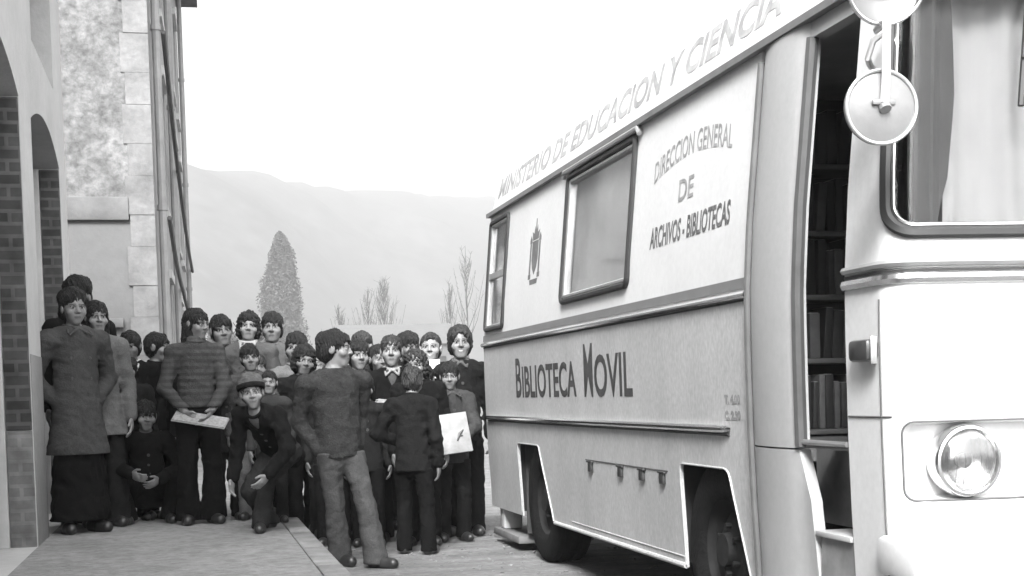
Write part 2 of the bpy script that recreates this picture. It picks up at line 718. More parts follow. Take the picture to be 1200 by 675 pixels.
Lside = (B - A).length
hs = []
spots = []
for fl in (0.9, 3.55, 6.15):
    for u in (1.2, 3.5, 5.8, 8.1, 10.4):
        hs.append([(u, fl), (u + 1.05, fl), (u + 1.05, fl + 1.75), (u, fl + 1.75)])
        spots.append((u, fl))
mb = MB()
sheet(mb, [(.3, 0), (Lside, 0), (Lside, HT), (.3, HT)], hs, fside, .3)
mb.build('side_wall', M_side, fb)
for u, fl in spots:
    f = None
    for q in ([(u - .12, fl - .1), (u + 1.17, fl - .1), (u + 1.17, fl - .002), (u - .12, fl - .002)],
              [(u - .1, fl + 1.752), (u + 1.15, fl + 1.752), (u + 1.15, fl + 1.87), (u - .1, fl + 1.87)]):
        mb = MB()
        sheet(mb, q, [], lambda a, b, d: fside(a, b, d - .05), .1)
        f_ = mb.build('window_sill' if f is None else 'window_lintel', M_trim, fb)
        f = f or f_
    mb = MB()
    sheet(mb, [(u + .004, fl + .004), (u + 1.046, fl + .004), (u + 1.046, fl + 1.746), (u + .004, fl + 1.746)],
          [[(u + .07, fl + .07), (u + .49, fl + .07), (u + .49, fl + 1.68), (u + .07, fl + 1.68)], [(u + .56, fl + .07), (u + .98, fl + .07), (u + .98, fl + 1.68), (u + .56, fl + 1.68)]],
          lambda a, b, d: fside(a, b, d + .12), .05)
    f = mb.build('window', M_shut, fb)
    mb = MB()
    sheet(mb, [(u + .05, fl + .05), (u + 1, fl + .05), (u + 1, fl + 1.7), (u + .05, fl + 1.7)], [], lambda a, b, d: fside(a, b, d + .145), .01)
    mb.build('pane', mat('dim_window', .03, .15), f, off=world_loc(fb))
mb = MB()
mb.box((-7, 16.3, 0), (-6.8, 28.9, HT))
mb.box((-7, 28.7, 0), (-.05, 28.9, HT))
mb.build('rear_wall', M_side, fb)
mb = MB()
ov = .42
P = [Vector((-7.3, 15.6, HT)), Vector((A.x + ov, 15.6, HT)), Vector((B.x + ov, 29.4, HT)), Vector((-7.3, 29.4, HT))]
for dz in (0, .12):
    mb.bm.faces.new([mb.bm.verts.new(p + Vector((0, 0, dz))) for p in P])
top = [Vector((-3.5, 18.5, HT + 1.7)), Vector((-3.5, 26, HT + 1.7))]
vv = [mb.bm.verts.new(p + Vector((0, 0, .12))) for p in P]
tt = [mb.bm.verts.new(p) for p in top]
mb.bm.faces.new((vv[0], vv[1], tt[0]))
mb.bm.faces.new((vv[1], vv[2], tt[1], tt[0]))
mb.bm.faces.new((vv[2], vv[3], tt[1]))
mb.bm.faces.new((vv[3], vv[0], tt[0], tt[1]))
lowv = [mb.bm.verts.new(p) for p in P]
for i in range(4):
    mb.bm.faces.new((lowv[i], lowv[(i + 1) % 4], vv[(i + 1) % 4], vv[i]))
mb.build('roof', M_roof, fb, smooth=False)
for u in (0.62, 5.05, 12.4):
    mb = MB()
    p0 = fside(u, 0.1, -.07); p1 = fside(u, HT - .02, -.07)
    mb.tube([p0, p1], .05, 10)
    for z in (1.2, 3.2, 5.2, 7.2):
        q = fside(u, z, -.07)
        mb.tube([Vector(q) - Vector((0, 0, .03)), Vector(q) + Vector((0, 0, .03))], .062, 10)
    mb.build('downpipe', M_pipe, fb)


def cable(pts, r, label):
    mb = MB()
    P = []
    for a, b in zip(pts[:-1], pts[1:]):
        for k in range(10):
            t = k / 10
            q = Vector(a).lerp(Vector(b), t)
            q.z -= .12 * math.sin(PI * t)
            P.append(q)
    P.append(Vector(pts[-1]))
    o = Vector(P[0])
    mb.tube(P, r, 6)
    c = mb.build('cable', mat('cable_rubber', .06, .7), off=o)
    c.location = o
    tag(c, label, 'cable', 'cables slung along the stone building')


cable([fside(1.0, 5.25, -.14), fside(6.0, 4.15, -.14), fside(12.6, 3.55, -.14)], .028, 'upper slack cable slung high across the side of the tall stone building')
cable([fside(.7, 3.1, -.14), fside(5.2, 2.62, -.14), fside(12.8, 2.5, -.14)], .026, 'lower slack cable slung below the other across the tall stone building')

# ------------------------------------------------------------------ trees and houses beyond
M_bark = mat('bark', .05, .95, 8, .3, .6, 20)


def leaf_cloud(name, m, parent, pts, size):
    """many small leaf-clump faces at the given points"""
    V = []
    F = []
    for p in pts:
        s = size * random.uniform(.5, 1.4)
        a = Vector((random.gauss(0, 1), random.gauss(0, 1), random.gauss(0, .7))).normalized()
        b = a.cross(Vector((random.gauss(0, 1), random.gauss(0, 1), random.gauss(0, 1)))).normalized()
        b2 = b * random.uniform(.35, .7)
        i = len(V)
        V += [p - a * s, p + b2 * s * .8 + a * s * .1, p + a * s, p - b2 * s * .8 - a * s * .05]
        F.append((i, i + 1, i + 2, i + 3))
    me = bpy.data.meshes.new(name)
    me.from_pydata([tuple(v) for v in V], [], F)
    me.materials.append(m)
    o = bpy.data.objects.new(name, me)
    COL.objects.link(o)
    o.parent = parent
    return o


def column_tree(x, y, z0, h, r, label, n=30000):
    t = empty('conifer_tree', (x, y, z0))
    tag(t, label, 'tree')
    mb = MB()
    mb.tube([(0, 0, 0), (.05, 0, h * .4), (0, .05, h * .9)], .32, 8, .05)
    for k in range(26):
        a = random.uniform(0, 6.28); zz = random.uniform(.08, .8) * h
        rr = r * .7
        mb.tube([(0, 0, zz), (math.cos(a) * rr * .5, math.sin(a) * rr * .5, zz + .7), (math.cos(a) * rr * .8, math.sin(a) * rr * .8, zz + 1.7)], .08, 5, .02)
    mb.build('trunk', M_bark, t, off=Vector((0, 0, 0)))
    pts = []
    for i in range(n):
        u = random.random() ** .85
        a = random.uniform(0, 6.28)
        env = r * max(0, 1 - u ** 2.6) ** .62 * (.72 + .28 * min(1, u * 3.2))
        env *= .80 + .16 * math.sin(a * 5 + u * 21) * math.sin(u * 34 + a * 2) + .14 * math.sin(a * 3 + u * 9)
        q = env * random.random() ** .33 * random.uniform(.9, 1.12)
        pts.append(Vector((math.cos(a) * q, math.sin(a) * q, h * (.03 + .96 * u))))
    leaf_cloud('crown', mat('dark_conifer_leaves', .085, .8, .6, .12), t, pts, .22)
    return t


column_tree(13.0, 200, -.1, 24.6, 3.9, 'tall dark rounded conifer rising alone in front of the misty hill')


def bare_tree(x, y, z0, h, label, spread=.16, n=26):
    t = empty('bare_tree', (x, y, z0))
    tag(t, label, 'tree', 'bare slender trees in front of the hill')
    mb = MB()
    mb.tube([(0, 0, 0), (.06, 0, h * .5), (0, 0, h)], .12, 6, .02)
    mb.build('trunk', M_bark, t, off=Vector((0, 0, 0)))
    mb = MB()
    for k in range(n):
        zz = h * random.uniform(.22, .95)
        a = random.uniform(0, 6.28)
        L = (h - zz) * random.uniform(.3, .7) + .5
        dx = math.cos(a) * L * spread * 2; dy = math.sin(a) * L * spread * 2
        p = [(0, 0, zz), (dx * .6, dy * .6, zz + L * .45), (dx, dy, zz + L)]
        mb.tube(p, .05, 4, .012)
        for q in range(4):
            s = Vector(p[0]).lerp(Vector(p[2]), random.uniform(.3, .95))
            mb.tube([s, s + Vector((random.gauss(0, .3), random.gauss(0, .3), random.uniform(.3, .8)))], .02, 4, .008)
    mb.build('crown', M_bark, t, off=Vector((0, 0, 0)))


bare_tree(20.9, 168, -0.1, 13.9, 'bare thin tree standing just right of the dark conifer', n=34)
bare_tree(23.2, 171, -0.1, 15.3, 'second bare thin tree right of the conifer, a little taller and denser', n=60)
bare_tree(32.8, 168, -0.1, 18.9, 'tallest bare tree close to the rear of the bus', n=26)
bare_tree(30.2, 165, -0.1, 14.3, 'short bare tree between the low white house and the tallest bare tree', n=26)
bare_tree(17.2, 165, -0.1, 11.6, 'lowest bare tree at the foot of the conifer', n=40)


def bush(x, y, z0, rx, rz, label):
    t = empty('bush', (x, y, z0))
    tag(t, label, 'bush', 'bushes below the hill')
    mb = MB()
    for k in range(7):
        mb.tube([(0, 0, 0), (random.gauss(0, rx * .3), random.gauss(0, .6), rz * .6), (random.gauss(0, rx * .5), random.gauss(0, .8), rz * .9)], .06, 5, .02)
    mb.build('stem', M_bark, t, off=Vector((0, 0, 0)))
    lob = [(Vector((random.uniform(-.8, .8) * rx, random.uniform(-1, 1), rz * random.uniform(.25, .8))), random.uniform(.4, .8)) for k in range(16)]
    pts = []
    for i in range(2500):
        c, rr = random.choice(lob)
        pts.append(c + Vector((random.gauss(0, 1), random.gauss(0, 1), random.gauss(0, .8))).normalized() * rr * random.random() ** .4)
    leaf_cloud('crown', mat('bush_leaves', .06, .8, .8, .4), t, pts, .16)


bush(2.6, 72, -.1, 2.2, 5.6, 'low grey bush beside the corner of the tall stone building')
bush(6.2, 84, -.1, 2.4, 5.4, 'wide low bush at the left foot of the conifer')


def house(x, y, z0, wx, wy, h, rh, label, nwin):
    t = empty('distant_house', (x, y, z0))
    tag(t, label, 'house')
    z = Vector((0, 0, 0))
    mb = MB()
    hl = []
    for k in range(nwin):
        u = -wx / 2 + wx * (k + .5) / nwin
        hl.append([(u - .4, h * .45), (u + .4, h * .45), (u + .4, h * .8), (u - .4, h * .8)])
    sheet(mb, [(-wx / 2, 0), (wx / 2, 0), (wx / 2, h), (-wx / 2, h)], hl, lambda a, b, d: (a, -wy / 2 + d, b), .25)
    mb.box((-wx / 2, -wy / 2 + .26, 0), (-wx / 2 + .25, wy / 2, h))
    mb.box((wx / 2 - .25, -wy / 2 + .26, 0), (wx / 2, wy / 2, h))
    mb.box((-wx / 2 + .26, wy / 2 - .25, 0), (wx / 2 - .26, wy / 2, h))
    mb.build('wall', mat('house_render', .11, .9, 2, .15), t, off=z)
    for q in hl:
        mb = MB()
        mb.box((q[0][0], -wy / 2 + .15, q[0][1]), (q[1][0], -wy / 2 + .2, q[2][1]))
        mb.build('window', mat('dim_window', .03, .15), t, off=z)
    mb = MB()
    a = [(-wx / 2 - .3, -wy / 2 - .4, h - .05), (wx / 2 + .3, -wy / 2 - .4, h - .05), (wx / 2 + .3, 0, h + rh), (-wx / 2 - .3, 0, h + rh), (wx / 2 + .3, wy / 2 + .4, h - .05), (-wx / 2 - .3, wy / 2 + .4, h - .05)]
    vs = [mb.bm.verts.new(p) for p in a]
    for f in ((0, 1, 2, 3), (3, 2, 4, 5), (0, 3, 5), (1, 4, 2), (0, 5, 4, 1)):
        mb.bm.faces.new([vs[i] for i in f])
    mb.build('roof', mat('pale_roof', .10, .9, 3, .2), t, smooth=False, off=z)


house(19.0, 134, -.1, 10.5, 8, 6.0, 2.0, 'low white house with pale roof below the bare trees', 4)

# ------------------------------------------------------------------ misty air
mb = MB()
mb.box((-815, -60, -1.2), (1015, 2230, 236))
hz = mb.build('haze', None, smooth=False)
hm = bpy.data.materials.new('mist')
hm.use_nodes = True
hn = hm.node_tree
for n in list(hn.nodes):
    if n.type != 'OUTPUT_MATERIAL':
        hn.nodes.remove(n)
pv = hn.nodes.new('ShaderNodeVolumePrincipled')
pv.inputs['Color'].default_value = (.97, .97, .97, 1)
pv.inputs['Density'].default_value = 0.0018
pv.inputs['Anisotropy'].default_value = 0.25
hn.links.new(pv.outputs[0], [n for n in hn.nodes if n.type == 'OUTPUT_MATERIAL'][0].inputs['Volume'])
hz.data.materials.append(hm)
tag(hz, kind='stuff')
# ------------------------------------------------------------------ the mobile library bus
M_bw = mat('bus_white_paint', 0.60, 0.42, 1.8, 0.05, 0.03, 60, scale2=40, amt2=0.05, coat=.1)
M_bg = mat('bus_grey_paint', 0.40, 0.5, 2.2, 0.13, 0.05, 50, scale2=60, amt2=0.16, stretch=(1, 1, .6))
M_post = mat('door_post_paint', 0.36, 0.4, 2.0, 0.06, 0.03, 50, scale2=40, amt2=0.05)
M_rub = mat('black_rubber', 0.018, 0.6, 12, 0.2)
M_seal = mat('grey_rubber_seal', 0.09, 0.7, 12, 0.2)
M_chr = mat('chrome', 0.72, 0.18, 6, 0.06, metallic=1.0)
M_alu = mat('dull_aluminium', 0.5, 0.38, 8, 0.1, metallic=.85)
M_stripe = mat('dark_stripe_paint', 0.16, 0.4, 6, 0.12)
M_tyre = mat('tyre_rubber', 0.010, 0.95, 20, 0.25, 0.3, 60, spec=.1)
M_rim = mat('wheel_rim_paint', 0.018, 0.8, 10, 0.3, spec=.15)
M_in = mat('bus_inside_dark', 0.35, 0.7, 4, 0.2)
M_step = mat('step_tread', 0.12, 0.7, 8, 0.25, 0.2, 60)
M_let = mat('lettering_paint', 0.055, 0.5, 14, 0.3)
M_letp = mat('faded_lettering_paint', 0.31, 0.6, 10, 0.35)
M_letm = mat('grey_lettering_paint', 0.26, 0.6, 14, 0.35)
M_sideglass = mat_glass('bus_side_glass', 0.92, 0.0, 0.06, 0.05, 1.45)
M_wglass = mat_glass('windscreen_glass', 0.85, 0.0, 0.03, 0.03, 1.22)
M_cloth = mat('pale_curtain_cloth', 0.28, 0.9, 5, 0.08)
M_dgap = mat('dark_gap_paint', 0.05, 0.9, 5, 0.3)

bus = empty('library_bus', (3.1, 6.6, 0))
tag(bus, 'white and grey mobile library bus with its side door open, lettered Biblioteca Movil', 'bus')
BO = world_loc(bus)

SP = [(0.15, 2.012), (0.31, 2.010), (0.60, 1.994), (0.85, 1.985), (1.15, 1.980), (1.34, 1.980), (1.6, 1.995), (2.0, 2.0344), (2.22, 2.056), (2.6, 2.10)]


def sx(z):
    for (a, x0), (b, x1) in zip(SP[:-1], SP[1:]):
        if z <= b:
            return x0 + (x1 - x0) * (z - a) / (b - a)
    return SP[-1][1]


def fside_bus(u, v, d):
    return (sx(v) + d, u, v)


YR, YF = 9.58, 4.85
ZL = (0.45, 0.6, 0.85, 1.0, 1.15)
# lower panel with two wheel openings
arch_f = [(4.925, .20), (4.925, .30), (5.07, .655), (5.085, .68), (5.11, .692), (5.13, .695), (5.60, .695), (5.622, .690), (5.632, .67), (5.632, .20)]
arch_r = [(7.84, .20), (7.86, .27), (8.085, .66), (8.10, .685), (8.13, .697), (8.62, .697), (8.64, .69), (8.65, .67), (8.65, .20)]
outline = [(YF, 1.335), (YF, .2), arch_f[0]] + arch_f[1:-1] + [(5.632, .257)] + [(7.85, .257)] + arch_r[1:-1] + [(8.65, .24), (YR, .24), (YR, 1.335)]
mb = MB()
sheet(mb, dens(outline, .12), [], fside_bus, .010, vlines=ZL)
mb.build('lower_side_panel', M_bg, bus, ang=50)
# rolled lip round each wheel opening
for ar in (arch_f, arch_r):
    mb = MB()
    P = [fside_bus(u, v, -.004) for u, v in dens(ar, .06)[:-6] if v > .24]
    mb.tube(P, .004, 8)
    mb.build('arch_lip', M_bg, bus)
# panel seam and lower sill of the skirt
mb = MB()
mb.tube([fside_bus(5.64 + .2 * k, .262, 0) for k in range(12)], .012, 8)
mb.tube([fside_bus(5.66 + .2 * k, .30 + .0 * k, -.001) for k in range(10)], .004, 6)
mb.build('skirt_edge', M_bg, bus)
# upper panel with two window openings
big = rrect(6.28, 1.475, 7.50, 2.175, .05)
rear = rrect(8.95, 1.425, 9.52, 2.17, .04)
mb = MB()
sheet(mb, dens([(YF, 1.338), (YR, 1.338), (YR, 2.23), (YF, 2.23)], .3), [big, rear], fside_bus, .03, vlines=(1.6, 1.8, 2.0, 2.22))
mb.build('upper_side_panel', M_bw, bus, ang=50)


def bus_window(poly, w1, w2, bars, label=None):
    mb = MB()
    inn = ring_strip(mb, poly, w1, fside_bus, -.014, .04)
    f = mb.build('window', M_rub, bus)
    mb = MB()
    inn2 = ring_strip(mb, inn, w2, fside_bus, -.004, .035)
    for u0, v0, u1, v1 in bars:
        sheet(mb, [(u0, v0), (u1, v0), (u1, v1), (u0, v1)], [], lambda a, b, d: fside_bus(a, b, d - .002), .03)
    mb.build('frame', M_alu, f, off=BO)
    mb = MB()
    sheet(mb, dens(inn2, .2), [], lambda a, b, d: fside_bus(a, b, d + .012), .004, vlines=(1.6, 1.8, 2.0))
    mb.build('pane', M_sideglass, f, off=BO)
    return f


bus_window(big, .030, .022, [])
bus_window(rear, .026, .016, [(8.99, 1.775, 9.48, 1.815)])
# pale sheet added behind the big window as the sky's reflection
mb = MB()
sheet(mb, [(6.2, 1.42), (7.6, 1.42), (7.6, 2.2), (6.2, 2.2)], [], lambda a, b, d: fside_bus(a, b, d + .04 + .0012 * math.sin(a * 40)), .004, ulines=[6.2 + .02 * k for k in range(1, 70)])
mb.build('reflection_sheet', mat('sky_reflection_grey', .42, .9, 4, .12), bus)
# drip rail above the big window, gutter, belt trim, side rail
mb = MB()
mb.tube([fside_bus(6.22, 2.165, -.016), fside_bus(6.24, 2.192, -.022), fside_bus(7.54, 2.192, -.022), fside_bus(7.56, 2.165, -.016)], .014, 8)
mb.build('drip_rail', M_alu, bus)
mb = MB()
sheet(mb, [(4.0, 2.206), (YR + .02, 2.206), (YR + .02, 2.232), (4.0, 2.232)], [], lambda a, b, d: (sx(2.22) - .03 + d, a, b), .05)
mb.build('gutter', mat('gutter_paint', .17, .5, 6, .2), bus)
mb = MB()
sheet(mb, [(YF + .002, 1.362), (YR, 1.362), (YR, 1.402), (YF + .002, 1.402)], [], lambda a, b, d: fside_bus(a, b, d - .004), .003)
mb.build('belt_stripe', M_stripe, bus)
mb = MB()
pr_ = [(1.325, 0), (1.327, -.012), (1.335, -.018), (1.343, -.018), (1.351, -.012), (1.354, 0)]
for (z0, d0), (z1, d1) in zip(pr_[:-1], pr_[1:]):
    mb.quad(*(fside_bus(y, z, d) for y, z, d in ((YF, z0, d0), (YR + .02, z0, d0), (YR + .02, z1, d1), (YF, z1, d1))))
mb.build('belt_trim', M_chr, bus)
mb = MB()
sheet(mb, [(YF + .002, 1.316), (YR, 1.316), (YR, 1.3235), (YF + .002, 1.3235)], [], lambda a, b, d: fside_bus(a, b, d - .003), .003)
mb.build('belt_lower_line', M_rub, bus)  # thin black strip below the belt trim
mb = MB()
pr_ = [(.832, 0), (.834, -.014), (.842, -.022), (.852, -.022), (.860, -.014), (.862, 0)]
ys_ = [5.05, 5.07, 5.1, 9.5]
sc_ = [.05, .7, 1, 1]
for (ya, sa), (yb, sb) in zip(zip(ys_[:-1], sc_[:-1]), zip(ys_[1:], sc_[1:])):
    for (z0, d0), (z1, d1) in zip(pr_[:-1], pr_[1:]):
        mb.quad(*(fside_bus(y, .847 + (z - .847) * (.4 + .6 * s), d * s) for y, z, d, s in ((ya, z0, d0, sa), (yb, z0, d0, sb), (yb, z1, d1, sb), (ya, z1, d1, sa))))
mb.build('side_rail', M_chr, bus)
mb = MB()
mb.tube([fside_bus(5.06, .826, -.003), fside_bus(9.5, .826, -.003)], .006, 6)
mb.build('rail_seal', M_rub, bus)
# hatch clasps
for yc in (7.005, 6.488, 6.16, 5.873):
    mb = MB()
    x0 = sx(.62)
    mb.box((x0 - .014, yc - .035, .594), (x0 + .002, yc + .02, .642), .004)
    mb.box((x0 - .016, yc - .05, .640), (x0 + .002, yc + .04, .650), .003)
    mb.build('hatch_clasp', mat('clasp_metal', .03, .5, 10, .2), bus)
mb = MB()
mb.tube([fside_bus(5.80 + .1 * k, .653, -.0005) for k in range(14)], .0035, 6)
mb.build('hatch_seam', M_seal, bus)

# lettering on the side: letters run from the rear towards the front


def side_text(name, s, ya, yb, z, h, m, bold=.01, xo=-.0012, arc=None, skew=0.0):
    me = text_sheet(s, h / .70, lambda t, ty, d: (sx(min(max(z + ty + (arc(t) if arc else 0), .2), 2.2)) + xo - d, ya + (yb - ya) * t, z + ty + (arc(t) if arc else 0) + skew * t), bold=bold)
    for v in me.vertices:
        v.co -= BO
    me.name = name
    me.materials.append(m)
    o = bpy.data.objects.new(name, me)
    COL.objects.link(o)
    o.parent = bus
    return o


def spread(word, ya, yb, z, h, m, big_first=0.0, name='lettering', bold=.012, serif=True):
    """hand-painted condensed capitals with a slightly taller first letter"""
    if big_first:
        n = len(word)
        w0 = (yb - ya) / (n + .35) * 1.25
        side_text(name, word[0], ya, ya + w0 * .86, z, h + big_first, m, bold)
        side_text(name, word[1:], ya + w0, yb, z, h, m, bold)
    else:
        side_text(name, word, ya, yb, z, h, m, bold)


spread('BIBLIOTECA', 8.62, 7.21, .985, .180, M_let, .055, bold=.006)
spread('MOVIL', 7.06, 6.24, .983, .200, M_let, .065, bold=.006)
side_text('lettering', 'DIRECCION GENERAL', 6.0, 5.08, 1.905, .088, M_letm, .001, arc=lambda t: .055 * (1 - (2 * t - 1) ** 2))
side_text('lettering', 'DE', 5.66, 5.48, 1.782, .088, M_letm, .002)
side_text('lettering', 'ARCHIVOS - BIBLIOTECAS', 6.0, 5.05, 1.62, .088, mat('worn_lettering_paint', .11, .6, 14, .4), .003)
side_text('lettering', 'T. 4.00', 5.10, 4.94, .945, .030, M_letm, .003)
side_text('lettering', 'C. 2.30', 5.10, 4.94, .885, .030, M_letm, .003)
# crest: crown, shield and two pillars
cm = MB()


def crest_poly(P):
    sheet(cm, [(8.19 - a, 1.84 + b) for a, b in P], [], lambda u, v, d: (sx(v) - .0012 + d, u, v), .0008)


crest_poly([(-.075, .06), (-.075, -.05), (-.05, -.10), (0, -.14), (.05, -.10), (.075, -.05), (.075, .06)])
for s in (-1, 1):
    crest_poly([(s * .11 - .018, .05), (s * .11 - .018, -.13), (s * .11 + .018, -.13), (s * .11 + .018, .05)])
    crest_poly([(s * .11 - .03, -.131), (s * .11 - .03, -.16), (s * .11 + .03, -.16), (s * .11 + .03, -.131)])
    crest_poly([(s * .11 - .026, .051), (s * .11 - .026, .075), (s * .11, .10), (s * .11 + .026, .075), (s * .11 + .026, .051)])
crest_poly([(-.07, .066), (-.09, .12), (-.045, .105), (-.035, .15), (-.012, .12), (-.008, .19), (.008, .19), (.012, .12), (.035, .15), (.045, .105), (.09, .12), (.07, .066)])
crest_poly([(-.10, -.165), (.10, -.165), (.085, -.195), (-.085, -.195)])
cm.build('crest', mat('crest_paint', .13, .6, 14, .3), bus)

# roof with its cove
RC = [(2.056, 2.2321), (2.062, 2.27), (2.115, 2.47), (2.165, 2.545), (2.30, 2.62), (2.55, 2.68), (2.85, 2.705), (3.1, 2.71)]
prof = RC + [(6.2 - x, z) for x, z in RC[::-1][1:]]
mb = MB()
yy = [3.78, 3.95, 4.2, 9.4, 9.56, 9.6]
dz = [.16, .05, 0, 0, .03, .10]
rows = []
for y, q in zip(yy, dz):
    rows.append([mb.bm.verts.new((3.1 + (x - 3.1) * (1 - q * .12), y, 2.2321 + (z - 2.2321) * (1 - q * 2))) for x, z in prof])
for a, b in zip(rows[:-1], rows[1:]):
    for i in range(len(prof) - 1):
        mb.bm.faces.new((a[i], a[i + 1], b[i + 1], b[i]))
for r in (rows[0], rows[-1]):
    mb.bm.faces.new(r)
mb.build('roof', M_bw, bus, ang=40)


def cove(t, ty, d, z0=2.315):
    z = z0 + ty
    for (x0, a), (x1, b) in zip(RC[:-1], RC[1:]):
        if z <= b:
            x = x0 + (x1 - x0) * (z - a) / (b - a)
            break
    return (x - .0012 - d, 9.42 + (4.72 - 9.42) * t, z)


me = text_sheet('MINISTERIO DE EDUCACION Y CIENCIA', .13 / .7, cove, bold=.006)
for v in me.vertices:
    v.co -= BO
me.materials.append(M_letp)
o = bpy.data.objects.new('roof_lettering', me)
COL.objects.link(o)
o.parent = bus

# door post, seal, header
def post_map(u, v, d):
    t = (u - 4.435) / (4.82 - 4.435)
    return (sx(v) - .022 * math.sin(PI * min(max(t, 0), 1)) ** .6 + d, u, v)


mb = MB()
ul = [4.435 + .385 * k / 12 for k in range(1, 12)]
sheet(mb, [(4.435, .795), (4.82, .795), (4.82, 2.204), (4.435, 2.204)], [], post_map, .04, ulines=ul, vlines=(1.0, 1.2, 1.34, 1.6, 2.0))
mb.build('door_post', M_post, bus, ang=50)
mb = MB()
sheet(mb, [(4.435, .789), (4.36, .62), (4.33, .3), (4.33, .19), (4.82, .19), (4.82, .789)], [], post_map, .04, ulines=[4.34 + .04 * k for k in range(1, 12)], vlines=(.4, .6))
mb.build('door_post_foot', M_post, bus, ang=50)
mb = MB()
mb.tube([fside_bus(4.836, .16 + .1 * k, -.004) for k in range(21)], .016, 8)
mb.build('post_seal', M_seal, bus)
mb = MB()
mb.tube([fside_bus(4.43, .80 + .1 * k, .006) for k in range(14)] + [fside_bus(4.43, 2.15, .006)], .022, 8)
mb.build('door_seal', mat('door_seal_rubber', .06, .7, 12, .2), bus)
mb = MB()
sheet(mb, [(4.07, 2.15), (4.432, 2.15), (4.432, 2.204), (4.07, 2.204)], [], fside_bus, .05)
mb.build('door_header', M_post, bus)

# front skin: plan curve from the door edge round the corner and across the front
R = .10
S1 = 4.07 - 3.86
S2 = S1 + R * PI / 2
HALF = S2 + (3.1 - (1.98 + R))


def plan(s):
    if s > HALF:
        x, y = plan(2 * HALF - s)
        return 6.2 - x, y
    if s < S1:
        return 1.982, 4.07 - s
    if s < S2:
        a = (s - S1) / R
        return 1.982 + R * (1 - math.cos(a)), 3.86 - R * math.sin(a)
    x = 1.982 + R + (s - S2)
    return x, 3.76 - .06 * math.sin(PI / 2 * min(1, (x - 2.08) / 1.02))


def ffront(s, z, d):
    x, y = plan(s)
    e = 1e-3
    xa, ya = plan(s - e)
    xb, yb = plan(s + e)
    t = Vector((xb - xa, yb - ya)).normalized()
    n = Vector((t.y, -t.x))
    if n.dot(Vector((3.1, 6)) - Vector((x, y))) < 0:
        n = -n
    off = sx(z) - 1.98
    k = 1 - off / 1.12
    x = 3.1 + (x - 3.1) * k + n.x * d
    lean = max(0, z - 1.38) * .10
    y = y + n.y * d + lean * (1 if y < 3.99 else max(0, (4.07 - y) / .08))
    return (x, y, z)


TOT = 2 * HALF
SL = [S1 * k / 4 for k in range(1, 5)] + [S1 + (S2 - S1) * k / 8 for k in range(1, 9)] + [S2 + (HALF - S2) * k / 8 for k in range(1, 9)]
SL = SL + [TOT - q for q in SL[:-1]]
WS0 = S1 + .028
ws = rrect(WS0, 1.418, TOT - WS0, 2.195, .10, 8)
hbox = [rrect(S2 - .075, .660, S2 + .44, .890, .035), rrect(TOT - S2 - .44, .660, TOT - S2 + .075, .890, .035)]
mb = MB()
sheet(mb, dens([(0, 1.335), (TOT, 1.335), (TOT, 2.204), (TOT - S1, 2.225), (TOT - S2 - .02, 2.29), (TOT - S2 - .22, 2.40), (TOT - S2 - .6, 2.45), (S2 + .6, 2.45), (S2 + .22, 2.40), (S2 + .02, 2.29), (S1, 2.225), (0, 2.204)], .3), [dens(ws, .08)], ffront, .03, ulines=SL, vlines=(1.6, 2.0, 2.22))
mb.build('upper_front_panel', M_bw, bus, ang=50)
mb = MB()
sheet(mb, dens([(0, .2), (TOT, .2), (TOT, 1.333), (0, 1.333)], .3), hbox, ffront, .03, ulines=SL, vlines=(.45, .6, .85, 1.15))
mb.build('lower_front_panel', M_bw, bus, ang=50)
# windscreen: gasket, chrome insert, glass
wsd = dens(ws, .05)
mb = MB()
inn = ring_strip(mb, wsd, .034, ffront, -.012, .03)
wf = mb.build('windscreen', M_rub, bus)
mb = MB()
ring_strip(mb, inn, .012, ffront, -.010, .02)
mb.build('chrome_insert', M_chr, wf, off=BO)
mb = MB()
sheet(mb, inn, [], lambda a, b, d: ffront(a, b, d + .01), .004, ulines=SL, vlines=(1.6, 1.8, 2.0, 2.2))
mb.build('pane', M_wglass, wf, off=BO)
# pale curtain drawn behind the glass, dark sheet added as the unlit corner gap
cs0 = S2 + .09
SC_ = [cs0 + .015 * k for k in range(1, 180)]


def pleat(a, b, d):
    return ffront(a, b, d + .09 + .012 * math.sin(a * 26) + .006 * math.sin(a * 71 + b))


mb = MB()
sheet(mb, [(cs0, 1.38), (TOT - cs0, 1.38), (TOT - cs0, 2.2), (cs0, 2.2)], [], pleat, .003, ulines=[s for s in SC_ if s < TOT - cs0])
mb.build('curtain', M_cloth, bus)
mb = MB()
for s0 in (S2 - .06,):
    sheet(mb, [(s0 + .01, 1.50), (s0 + .03, 1.43), (s0 + .08, 1.42), (s0 + .12, 1.46), (s0 + .15, 1.60), (s0 + .165, 1.85), (s0 + .155, 2.1), (s0 + .145, 2.2), (s0 - .01, 2.2)], [], lambda a, b, d: ffront(a, b, d + .045 + .012 * math.sin(a * 90)), .003,
          ulines=[s0 - .0 + .01 * k for k in range(1, 20)], vlines=(1.6, 1.8, 2.0, 2.2))
mb.build('dark_gap_sheet', M_dgap, bus)  # dark colour stands for the unlit gap beside the curtain
